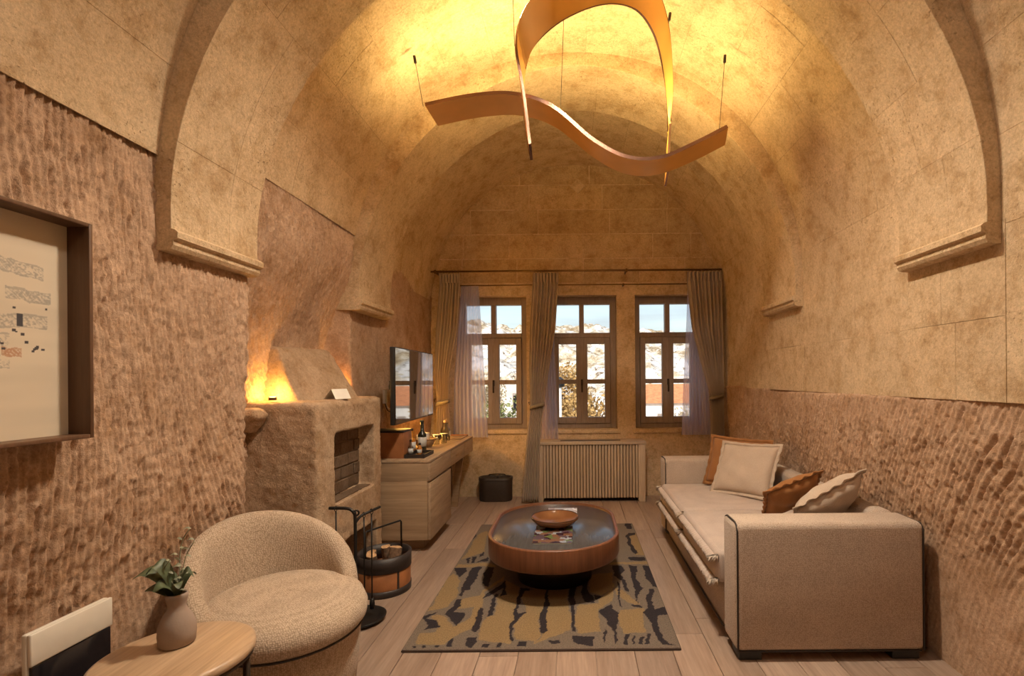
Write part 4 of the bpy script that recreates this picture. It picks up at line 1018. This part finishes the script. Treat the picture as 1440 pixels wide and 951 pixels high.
def tumbler(label, x, y, rot=None):
    t = thing('glass', label, 'glass', (x, y, DZ+0.0015))
    lathe('cup', [(0, 0), (0.030, 0), (0.036, 0.09), (0.034, 0.09), (0.028, 0.008), (0, 0.008)], M['clear'], t, 28)
    lathe('paper_cover', [(0, 0.0905), (0.038, 0.0905), (0.038, 0.093), (0, 0.093)], M['white'], t, 24)
tumbler('covered drinking glass next to the wicker basket', -1.345, 4.80); tumbler('covered drinking glass in front of the clear carafe', -1.30, 4.90)
cf = thing('carafe', 'clear glass carafe with stopper at the end of the desk', 'carafe', (-1.33, 5.08, DZ))
lathe('vessel', [(0, 0), (0.042, 0), (0.046, 0.01), (0.046, 0.11), (0.026, 0.15), (0.024, 0.175), (0.030, 0.182), (0.027, 0.182), (0.021, 0.172), (0.022, 0.15), (0.042, 0.108), (0.042, 0.012), (0, 0.01)], M['clear'], cf, 32)
lathe('stopper', [(0, 0.178), (0.020, 0.178), (0.022, 0.20), (0.012, 0.21), (0, 0.212)], M['oak_table'], cf, 20)
box('neck_tag', (0.047, -0.018, 0.05), (0.049, 0.018, 0.10), M['white'], cf)
dp = thing('desk_pad', 'brown leather desk pad at the window end of the desk', 'desk pad', (-1.32, 5.33, DZ))
box('pad', (-0.13, -0.18, 0.0005), (0.13, 0.18, 0.007), plain('pad_leather', (0.20, 0.135, 0.09), 0.6), dp, 0.003)
box('pen_rail', (-0.128, 0.155, 0.007), (0.128, 0.178, 0.016), M['leather'], dp, 0.003)
# ---- television on a wall arm
p0 = Vector((-1.340, 3.690, 0)); p1 = Vector((-1.378, 4.80, 0)); wd = (p1-p0).length; ang_ = math.atan2(p1.y-p0.y, p1.x-p0.x)
tv = thing('television', 'flat television on a wall arm above the desk', 'television', tuple((p0+p1)/2+Vector((0, 0, 1.01))), ang_)
box('cabinet', (-wd/2, 0.0, 0), (wd/2, 0.035, 0.585), M['plastic'], tv, 0.004)
box('bezel', (-wd/2, -0.004, 0), (wd/2, 0.0, 0.585), M['darkmetal'], tv, 0.001, 1, False)
sc_ = box('screen', (-wd/2+0.008, -0.0052, 0.014), (wd/2-0.008, -0.0042, 0.577), M['screen'], tv)
box('logo', (-0.02+0.33, -0.0056, 0.004), (0.02+0.33, -0.005, 0.009), M['paper'], tv)
box('wall_arm', (0.15, 0.035, 0.25), (0.25, 0.30, 0.33), M['plastic'], tv)
box('mount_plate', (0.0, 0.035, 0.15), (0.30, 0.06, 0.43), M['plastic'], tv)
# socket box and cable between fireplace and television
so = thing('socket_box', 'small white box with trailing cables on the wall beside the television', 'socket', (-1.605, 4.19, 1.15))
box('case', (-0.012, -0.02, 0.0), (0.014, 0.02, 0.115), M['white'], so, 0.003)
tube('cable', smooth_path([(0.01, 0, 0.0), (0.02, 0.02, -0.04), (0.04, 0.08, -0.05), (0.09, 0.16, -0.02)], 6), 0.005, M['white'], so, 6)
tube('cable', smooth_path([(0.005, -0.005, 0.0), (0.012, 0.03, -0.06), (0.03, 0.10, -0.075), (0.07, 0.2, -0.06)], 6), 0.004, M['plastic'], so, 6)
# amber strip on the wall behind the television
ls = thing('led_strip', 'amber light strip on the wall behind the television', 'light strip', (-1.605, 4.75, 1.06))
box('channel', (-0.03, -0.2, 0), (0.004, 0.60, 0.018), M['darkmetal'], ls)
box('diffuser', (0.004, -0.195, 0.003), (0.008, 0.595, 0.015), emit('amber_strip', (1.0, 0.50, 0.10), 230.0), ls)
# ================================================================ radiator cover and bin
RX0, RX1, RY0, RY1, RZ = -0.442, 0.765, 5.42, WB-0.004, 0.655
rc = thing('radiator_cover', 'slatted pale wood radiator cover below the middle window', 'radiator cover', ((RX0+RX1)/2, RY0, 0))
hw_ = (RX1-RX0)/2
box('top', (-hw_, -0.02, RZ-0.03), (hw_, RY1-RY0, RZ), M['slat_wood'], rc, 0.004)
box('grille', (-hw_+0.27, 0.09, RZ), (hw_-0.27, 0.15, RZ+0.004), M['darkmetal'], rc, 0.001)
for s in (-1, 1):
    x0, x1 = sorted((s*hw_*0.985, s*(hw_*0.985-0.075))); box('side_post', (x0, -0.012, 0), (x1, RY1-RY0, RZ-0.03), M['slat_wood'], rc, 0.004)
box('back_board', (-hw_+0.08, 0.02, 0.045), (hw_-0.08, 0.03, RZ-0.03), plain('cover_back', (0.24, 0.165, 0.10), 0.7), rc)
ns = 31; x0 = -hw_+0.085; x1 = hw_-0.085; pt_ = (x1-x0)/ns; sm = None
for k in range(ns):
    if sm is None:
        o = box('slat', (0, -0.006, 0.045), (pt_*0.66, 0.02, RZ-0.032), M['slat_wood'], rc, 0.004, 2); sm = o.data
    else: o = link(bpy.data.objects.new('slat', sm), rc)
    o.location = (x0+k*pt_+pt_*0.17, 0, 0)
bn = thing('waste_bin', 'oval dark brown two-part waste bin by the end wall', 'bin', (-0.895, 5.55, 0))
oo = lambda w2, d2, z: [(x, y, z) for x, y in rrect(w2, d2, d2*0.495, 10)]
loft('body', [oo(0.355, 0.20, 0.0), oo(0.365, 0.205, 0.01), oo(0.37, 0.21, 0.24), oo(0.365, 0.205, 0.245), oo(0.345, 0.185, 0.245), oo(0.34, 0.18, 0.10)], M['bin'], bn)
loft('rim', [oo(0.378, 0.215, 0.225), oo(0.380, 0.218, 0.258), oo(0.345, 0.185, 0.258), oo(0.345, 0.185, 0.225)], M['bin'], bn, False)
box('divider', (-0.012, -0.09, 0.10), (0.012, 0.09, 0.252), M['bin'], bn)
tube('handle', smooth_path([(-0.09, 0.09, 0.25), (-0.085, 0.092, 0.266), (0, 0.092, 0.270), (0.085, 0.092, 0.266), (0.09, 0.09, 0.25)], 6), 0.006, M['darkmetal'], bn, 6)
# ================================================================ curtains
def drape(name, rows, mat, parent, y, npl, amp, seed=0, thick=0.0):
    """rows: (z, x0, x1, amplitude factor); pleats run down the cloth"""
    rw = np.array(rows); r_ = np.random.RandomState(seed)
    zs_ = np.linspace(rw[0, 0], rw[-1, 0], 70); n = npl*12+1
    u = np.linspace(0, 1, n); ph = 0.35*np.sin(u*9+seed)
    X = np.zeros((len(zs_), n)); Yv = np.zeros_like(X); Zv = np.zeros_like(X)
    zr = rw[::-1, 0]; yo = rw[::-1, 4] if rw.shape[1] > 4 else rw[::-1, 3]*0
    for i, z in enumerate(zs_):
        a_ = np.interp(z, zr, rw[::-1, 1]); b_ = np.interp(z, zr, rw[::-1, 2]); f = np.interp(z, zr, rw[::-1, 3])
        w1 = np.sin(2*PI*npl*u+ph*(1+0.6*math.sin(z*2+seed)))
        X[i] = a_+(b_-a_)*(u+0.004*np.sin(4*PI*npl*u)); Yv[i] = y+np.interp(z, zr, yo)+amp*f*w1*(0.8+0.2*np.sin(u*17+seed)); Zv[i] = z
    o = grid_mesh(name, X, Yv, Zv, mat, parent, True)
    if thick: o.modifiers.new('t', 'SOLIDIFY').thickness = thick
    return o
CY = 5.53
def curtain(label, rows, tie, npl, seed, x_off):
    t = thing('curtain', label, 'curtain', (x_off, CY, 0))
    rows = [(q_[0], q_[1]-x_off, q_[2]-x_off, q_[3], q_[4] if len(q_) > 4 else 0.0) for q_ in rows]
    drape('cloth', rows, M['curtain'], t, 0, npl, 0.034, seed, 0.003)
    zt, a_, b_ = rows[0][0], rows[0][1], rows[0][2]
    for k in range(npl):        # pinched pleat heads and hooks
        x = a_+(b_-a_)*(k+0.5)/npl
        box('pleat_head', (x-0.006, -0.034, zt-0.11), (x+0.006, -0.010, zt-0.012), M['curtain'], t, 0.004)
        lathe('ring', [(0.016, -0.0025), (0.0185, 0), (0.016, 0.0025), (0.0135, 0), (0.016, -0.0025)], M['brass'], t, 14, (x, 0, zt+0.0175), (0, PI/2, 0.0))
    if tie:
        z, a_, b_, hx = tie; a_ -= x_off; b_ -= x_off; hx -= x_off
        lp = [(a_+(b_-a_)*(0.5+0.56*math.cos(2*PI*k/24)), 0.045*math.sin(2*PI*k/24), z+0.02*math.cos(2*PI*k/24)) for k in range(24)]
        rg = [[(x, y_, zz_-0.022), (x*1.0, y_*1.12, zz_), (x, y_, zz_+0.022), (x, y_*0.85, zz_)] for x, y_, zz_ in lp]; rg.append(rg[0])
        tb = loft('tieback', rg, M['tie'], t, False)
        tube('tie_cord', smooth_path([(hx*0.5+(b_ if hx > b_ else a_)*0.5, 0.03, z+0.015), (hx, 0.10, z+0.03), (hx, 0.165, z+0.035)], 4), 0.006, M['brass'], tb, 6)
    return t
ZR = 2.545
curtain('left greige curtain tied back behind the desk', [(ZR-0.02, -1.505, -1.275, 0.9), (2.40, -1.50, -1.27, 1), (1.9, -1.545, -1.30, 1), (1.4, -1.565, -1.40, 0.9), (1.10, -1.54, -1.41, 0.7), (0.95, -1.545, -1.40, 0.8), (0.03, -1.58, -1.36, 1)], (1.09, -1.545, -1.405, -1.60), 7, 1, -1.40)
curtain('middle greige curtain tied back between the first two windows', [(ZR-0.02, -0.462, -0.176, 0.9), (2.40, -0.465, -0.18, 1), (1.9, -0.50, -0.215, 1), (1.45, -0.51, -0.29, 0.9), (1.04, -0.500, -0.355, 0.7), (0.85, -0.515, -0.375, 0.8, -0.06), (0.70, -0.527, -0.38, 0.9, -0.17), (0.02, -0.585, -0.40, 1, -0.175)], (1.045, -0.500, -0.352, -0.53), 8, 2, -0.42)
curtain('right greige curtain tied back toward the sofa', [(ZR-0.02, 1.255, 1.63, 0.9), (2.40, 1.25, 1.635, 1), (1.9, 1.30, 1.642, 1), (1.5, 1.40, 1.648, 0.9), (1.15, 1.50, 1.648, 0.7), (0.95, 1.51, 1.648, 0.8), (0.03, 1.48, 1.652, 1)], (1.13, 1.498, 1.638, 1.655), 9, 3, 1.6)
def sheer(label, rows, npl, seed, x_off):
    t = thing('sheer_curtain', label, 'curtain', (x_off, CY+0.09, 0))
    drape('voile', [(z, a_-x_off, b_-x_off, f) for z, a_, b_, f in rows], M['sheer'], t, 0, npl, 0.018, seed)
    tube('heading', [(rows[0][1]-x_off, 0, rows[0][0]), (rows[0][2]-x_off, 0, rows[0][0])], 0.008, M['sheer'], t, 6)
    return t
sheer('lilac sheer curtain hanging over the window above the desk', [(2.395, -1.28, -1.085, 0.8), (2.0, -1.31, -1.06, 1), (1.3, -1.37, -1.02, 1), (0.69, -1.38, -0.99, 1)], 8, 4, -1.2)
sheer('lilac sheer curtain tucked behind the middle curtain', [(2.395, -0.46, -0.24, 0.8), (1.9, -0.46, -0.235, 1), (1.3, -0.45, -0.215, 1), (0.665, -0.42, -0.195, 1)], 7, 5, -0.35)
sheer('lilac sheer curtain hanging over the window next to the sofa', [(2.395, 1.275, 1.45, 0.8), (2.0, 1.26, 1.45, 1), (1.3, 1.22, 1.50, 1), (0.70, 1.195, 1.53, 1)], 8, 6, 1.35)
def rod(label, x0, x1, y, z, rad, br):
    t = thing('curtain_rod', label, 'curtain rod', ((x0+x1)/2, y, z)); h = (x1-x0)/2
    tube('pole', [(-h, 0, 0), (h, 0, 0)], rad, M['brass'], t, 12)
    for s in (-1, 1): lathe('finial', [(0, -0.012), (rad*1.7, -0.01), (rad*1.7, 0.01), (0, 0.012)], M['brass'], t, 16, (s*(h+0.006), 0, 0), (0, PI/2, 0))
    for x in br:
        b = box('bracket', (x-0.008, 0, -0.012), (x+0.008, WB-y, 0.012), M['brass'], t, 0.002)
        lathe('collar', [(rad*1.05, -0.012), (rad*1.9, -0.01), (rad*1.9, 0.01), (rad*1.05, 0.012)], M['brass'], t, 16, (x, 0, 0), (0, PI/2, 0))
rod('long upper brass curtain rod across the end wall', -1.615, 1.67, CY, ZR, 0.011, (-1.575, 0.55, 1.652))
rod('thin lower brass rod carrying the sheer curtains', -1.50, 1.50, CY+0.09, 2.405, 0.007, (-0.35, 0.55))
# curtain hook on the right
hk = thing('tieback_hook', 'small brass hook on the wall beside the right curtain', 'hook', (1.655, WB, 1.165))
tube('arm', [(0, 0.0, 0), (0, -0.11, 0)], 0.005, M['brass'], hk, 8); lathe('knob', [(0, -0.012), (0.012, -0.008), (0.014, 0.0), (0.012, 0.008), (0, 0.012)], M['brass'], hk, 14, (0, -0.115, 0), (PI/2, 0, 0))
# iron peg in the rock wall above the fireplace
pg = thing('iron_peg', 'small iron peg in the hewn wall above the fireplace', 'peg', (-1.80, 3.41, 1.945))
tube('shaft', [(-0.05, 0, 0), (0.05, 0, 0)], 0.006, M['iron'], pg, 8); tube('cross_pin', [(0.045, -0.03, 0), (0.045, 0.03, 0.004)], 0.005, M['iron'], pg, 8)
# ================================================================ ribbon pendant
def ribbon(label, path, wvec, cables, thick=0.022, sub=10, centre=None, edge_led=False):
    P = smooth_path(path, sub); wv = [Vector(v) for v in smooth_path(wvec, sub)]
    base = sum(P, Vector())/len(P)
    t = thing('ribbon_pendant', label, 'pendant lamp', tuple(base))
    n = len(P); A = []; 
    for i, p in enumerate(P):
        tg = (P[min(i+1, n-1)]-P[max(i-1, 0)]).normalized(); w = wv[i]; nn = tg.cross(w).normalized()
        ref = Vector((0, 0, 1)) if centre is None else Vector((p.x-centre[0], p.y-centre[1], 0))
        if nn.dot(ref) < 0: nn = -nn
        A.append((p-base, w, nn))
    h = thick/2
    rings = [[tuple(p-w*0.5-nn*h), tuple(p+w*0.5-nn*h), tuple(p+w*0.5+nn*h), tuple(p-w*0.5+nn*h)] for p, w, nn in A]
    V = [v for r_ in rings for v in r_]; F = []
    for i in range(n-1): F.append((4*i, 4*i+1, 4*i+5, 4*i+4))
    bm = mobj('underside', V, F, M['copper'], t, True)
    F = []
    for i in range(n-1): F += [(4*i+1, 4*i+2, 4*i+6, 4*i+5), (4*i+3, 4*i, 4*i+4, 4*i+7)]
    F += [(0, 1, 2, 3), (4*n-4, 4*n-3, 4*n-2, 4*n-1)]
    mobj('edge', V, F, M['copper_edge'], t, False)
    V = []; F = []
    for p, w, nn in A: V += [tuple(p-w*0.49+nn*(h*0.7)), tuple(p+w*0.49+nn*(h*0.7))]
    for i in range(n-1): F.append((2*i, 2*i+1, 2*i+3, 2*i+2))
    mobj('channel', V, F, M['copper'], t, True)
    V = []; F = []
    AA = A[n//4:n-n//3] if edge_led else A[1:-1]
    for p, w, nn in AA:
        if edge_led: V += [tuple(p+w*0.504-nn*h*0.7), tuple(p+w*0.504+nn*h*0.7)]
        else: V += [tuple(p-w*0.12+nn*(h*0.85)), tuple(p+w*0.12+nn*(h*0.85))]
    for i in range(len(AA)-1): F.append((2*i, 2*i+1, 2*i+3, 2*i+2))
    mobj('led_diffuser', V, F, M['led'], t, True)
    for a_, b_ in cables:
        a_ = Vector(a_)-base; b_ = Vector(b_)-base
        c = tube('cable', [a_, b_], 0.0018, M['darkmetal'], t, 5)
        d = (b_-a_).normalized()
        tube('ceiling_fixing', [b_-d*0.035, b_+d*0.01], 0.009, M['darkmetal'], t, 10)
    return t
ribbon('copper S-curved ribbon pendant with arms spread toward both side walls',
       [(-0.90, 3.16, 3.03), (-0.62, 3.17, 3.09), (-0.36, 3.18, 3.105), (-0.12, 3.19, 3.03), (0.13, 3.20, 2.83), (0.34, 3.20, 2.72), (0.55, 3.20, 2.715), (0.77, 3.20, 2.80), (0.98, 3.20, 2.905)],
       [(0.01, 0.24, 0.0)]*4+[(0.02, 0.24, 0.0)]*3+[(0.05, 0.23, 0.0)]*2,
       [((-0.93, 3.09, 3.045), (-0.985, 3.10, 3.355)), ((0.92, 3.14, 2.90), (0.96, 3.14, 3.37)), ((-0.08, 3.12, 3.02), (-0.05, 3.12, 3.70))])
hoop = [(-0.249, 2.95, 2.645), (-0.284, 2.94, 2.883), (-0.289, 2.91, 3.09), (-0.225, 2.86, 3.25), (-0.06, 2.80, 3.36), (0.165, 2.76, 3.42), (0.350, 2.82, 3.44), (0.475, 2.96, 3.41), (0.556, 3.12, 3.33), (0.619, 3.28, 3.14), (0.653, 3.45, 2.94), (0.651, 3.54, 2.71)]
hw2 = [(0, -0.10, 0.05), (0, -0.10, 0.12), (-0.03, -0.10, 0.15), (-0.04, -0.07, 0.18), (-0.02, -0.05, 0.20), (0, -0.05, 0.20), (0.0, -0.05, 0.20), (0.02, -0.06, 0.19), (0.03, -0.08, 0.16), (0.02, -0.10, 0.13), (0, -0.10, 0.12), (0, -0.10, 0.06)]
ribbon('copper hoop ribbon pendant hanging crosswise with both ends down',
       [tuple(Vector(p)+Vector(q_)*0.5) for p, q_ in zip(hoop, hw2)], hw2,
       [((-0.33, 2.83, 3.24), (-0.34, 2.83, 3.655)), ((0.58, 3.06, 3.46), (0.60, 3.06, 3.58)), ((0.20, 2.72, 3.62), (0.20, 2.72, 3.72))], 0.016, 10, (0.19, 3.25), True)
# ================================================================ fill lamps added above the view to brighten the room
def dome_fill_lamp(label, x, y, z, gm):
    cl = thing('ceiling_lamp', label, 'ceiling lamp', (x, y, z))
    lathe('canopy', [(0, -0.10), (0.15, -0.10), (0.155, -0.085), (0.12, -0.03), (0.05, 0.0), (0, 0.0)], M['brass'], cl, 36)
    lathe('dome', [(0.0, -0.205)]+[(0.14*math.sin(PI/2*k/8), -0.101-0.104*math.cos(PI/2*k/8)) for k in range(1, 9)], gm, cl, 36)
dl = thing('drum_lamp', 'white drum ceiling lamp with open bottom under the crown of the near arch', 'ceiling lamp', (0.06, 2.22, 3.64))
lathe('shade', [(0.0, -0.02), (0.165, -0.02), (0.165, -0.24), (0.160, -0.24), (0.160, -0.03), (0.0, -0.03)], M['cream'], dl, 40)
lathe('diffuser', [(0.0, -0.140), (0.14, -0.140), (0.14, -0.135), (0.0, -0.135)], M['globe'], dl, 36)
tube('stem', [(0, 0, -0.02), (0, 0, 0.0)], 0.02, M['brass'], dl, 12)
dome_fill_lamp('shallow opal dome lamp on the vault of the near bay', 0.02, 0.5, 3.725, M['globe2'])
# ================================================================ outside
def rock_mat():
    a = NT('hillside_rock', 0.95, spec=0.1); v = a.coord((1, 1, 1))
    n1 = a.noise(v, 0.22, 9, 0.75); n2 = a.noise(v, 1.3, 6, 0.75)
    c = a.ramp(n1, [(0.38, (0.30, 0.20, 0.10)), (0.46, (0.62, 0.50, 0.34)), (0.54, (0.85, 0.80, 0.74)), (0.66, (0.80, 0.72, 0.60))])
    sp_ = a.n('MapRange', {'Value': n2, 'From Min': 0.54, 'From Max': 0.62})
    a.col(a.mix(sp_, c, (0.16, 0.10, 0.05, 1))); a.bump(n2, 0.6, 0.6); return a.m
xs = np.linspace(-70, 75, 240); ys = np.concatenate([np.linspace(9, 60, 120), np.linspace(61, 150, 120)])
X, Y = np.meshgrid(xs, ys, indexing='ij')
rid = 11.0+2.2*sstep(-X, -4, 22)-1.2*sstep(X, 2, 30)+1.5*(vnoise(X*0.08, X*0+3, 90)-0.5)*2
Zh = -4.0+(rid+4.0)*sstep(Y, 26, 112)**0.8
Zh = Zh+(vnoise(X*0.22, Y*0.22, 91)-0.5)*3.2*sstep(Y, 30, 60)+(vnoise(X*0.8, Y*0.8, 92)-0.5)*1.2*sstep(Y, 25, 50)
hl = struct(grid_mesh('hillside', X, Y, Zh, rock_mat()))
def tree(label, x, y, zb, h, rad, cols, seed, trunk=0.25):
    r_ = random.Random(seed); t = thing('tree', label, 'tree', (x, y, zb))
    tube('trunk', [(0, 0, 0), (0.05, 0, h*0.5), (0, 0, h*0.85)], [0.12*h/4, 0.07*h/4, 0.02], M['bark'], t, 7)
    a = NT('foliage_%d' % seed, 0.8); v = a.coord(); a.col(a.ramp(a.noise(v, 3.5, 3, 0.7), [(0.35, cols[0]), (0.65, cols[1])]))
    V = []; F = []
    for k in range(4200):
        th = r_.uniform(0, 2*PI); ph = math.acos(r_.uniform(-1, 1)); rr = r_.uniform(0.55, 1.0)
        lump_ = 0.8+0.25*math.sin(3*th+seed)*math.sin(2*ph)
        c = Vector((rad*rr*lump_*math.sin(ph)*math.cos(th), rad*rr*lump_*math.sin(ph)*math.sin(th), h*(0.60+0.40*rr*math.cos(ph)*lump_)))
        s_ = rad*r_.uniform(0.025, 0.06); u = Vector((r_.uniform(-1, 1), r_.uniform(-1, 1), r_.uniform(-1, 1))).normalized(); w = u.orthogonal().normalized()
        i = len(V); V += [tuple(c+u*s_), tuple(c+w*s_*0.6), tuple(c-u*s_), tuple(c-w*s_*0.6)]; F.append((i, i+1, i+2, i+3))
    mobj('crown', V, F, a.m, t); 
br_ = ((0.30, 0.16, 0.04), (0.58, 0.36, 0.13)); gr_ = ((0.10, 0.12, 0.03), (0.36, 0.34, 0.10)); sh_ = ((0.34, 0.24, 0.12), (0.66, 0.54, 0.34))
tree('olive green tree below the first window', -2.3, 15.5, -4.0, 5.1, 1.25, gr_, 1)
tree('russet tree seen through the middle window', 0.55, 17.0, -4.0, 5.3, 1.7, br_, 2)
tree('dark green shrub tree beside the russet tree', -1.0, 13.4, -4.0, 4.3, 0.7, ((0.05, 0.07, 0.02), (0.20, 0.21, 0.07)), 3)
tree('bare pale tree in front of the orange-roofed house', 3.6, 16.5, -4.0, 4.6, 1.3, sh_, 4)
tree('golden tree at the foot of the hill', -0.9, 30.0, -3.6, 6.2, 2.4, br_, 5)
tree('dry bushy tree next to the orange-roofed house', 6.9, 22.0, -4.0, 4.9, 1.8, sh_, 6)
tree('tawny tree before the rock house', -5.8, 30.0, -3.6, 5.5, 1.9, sh_, 7)
def house(label, x, y, z, w2, d, h, roof, wall, seed):
    t = thing('house', label, 'house', (x, y, z)); wm = plain('house_wall_%d' % seed, wall, 0.9, 0, 0.12, 1.5)
    box('walls', (-w2, 0, 0), (w2, d, h), wm, t)
    if roof:
        rm = plain('roof_tile_%d' % seed, roof, 0.85, 0, 0.2, 4.0)
        mobj('roof', [(-w2-.3, -0.3, h), (w2+.3, -0.3, h), (w2+.3, d+.3, h), (-w2-.3, d+.3, h), (-w2*0.6, d/2, h+1.5), (w2*0.6, d/2, h+1.5)], [(0, 1, 5, 4), (1, 2, 5), (2, 3, 4, 5), (3, 0, 4), (3, 2, 1, 0)], rm, t)
    n = max(2, int(w2*2/1.6))
    for k in range(n):
        xx = -w2+(k+0.5)*2*w2/n
        f = box('window', (xx-0.35, -0.06, h*0.35), (xx+0.35, 0.02, h*0.78), M['win_wood'], t); box('pane', (xx-0.28, -0.075, h*0.40), (xx+0.28, -0.06, h*0.73), M['blackglass'], f)
house('white house with an orange tiled roof beyond the third window', 8.6, 40, -4.6, 4.2, 5, 3.9, (0.62, 0.24, 0.10), (0.78, 0.74, 0.68), 1)
house('flat-roofed pale stone house under the hill, left of the olive tree', -7.5, 42, -3.0, 3.4, 5, 4.0, None, (0.66, 0.60, 0.50), 2)
house('small cream house at the foot of the hill behind the russet tree', 0.6, 62, 0.5, 2.6, 4, 2.8, None, (0.74, 0.66, 0.54), 3)
lp_ = thing('lamp_post', 'slim pale lamp post outside the middle window', 'lamp post', (-0.43, 14.0, -4.0))
tube('post', [(0, 0, 0), (0, 0, 5.1)], 0.045, M['white'], lp_, 8); lathe('lantern', [(0, 5.1), (0.12, 5.12), (0.14, 5.3), (0, 5.4)], M['plastic'], lp_, 12)
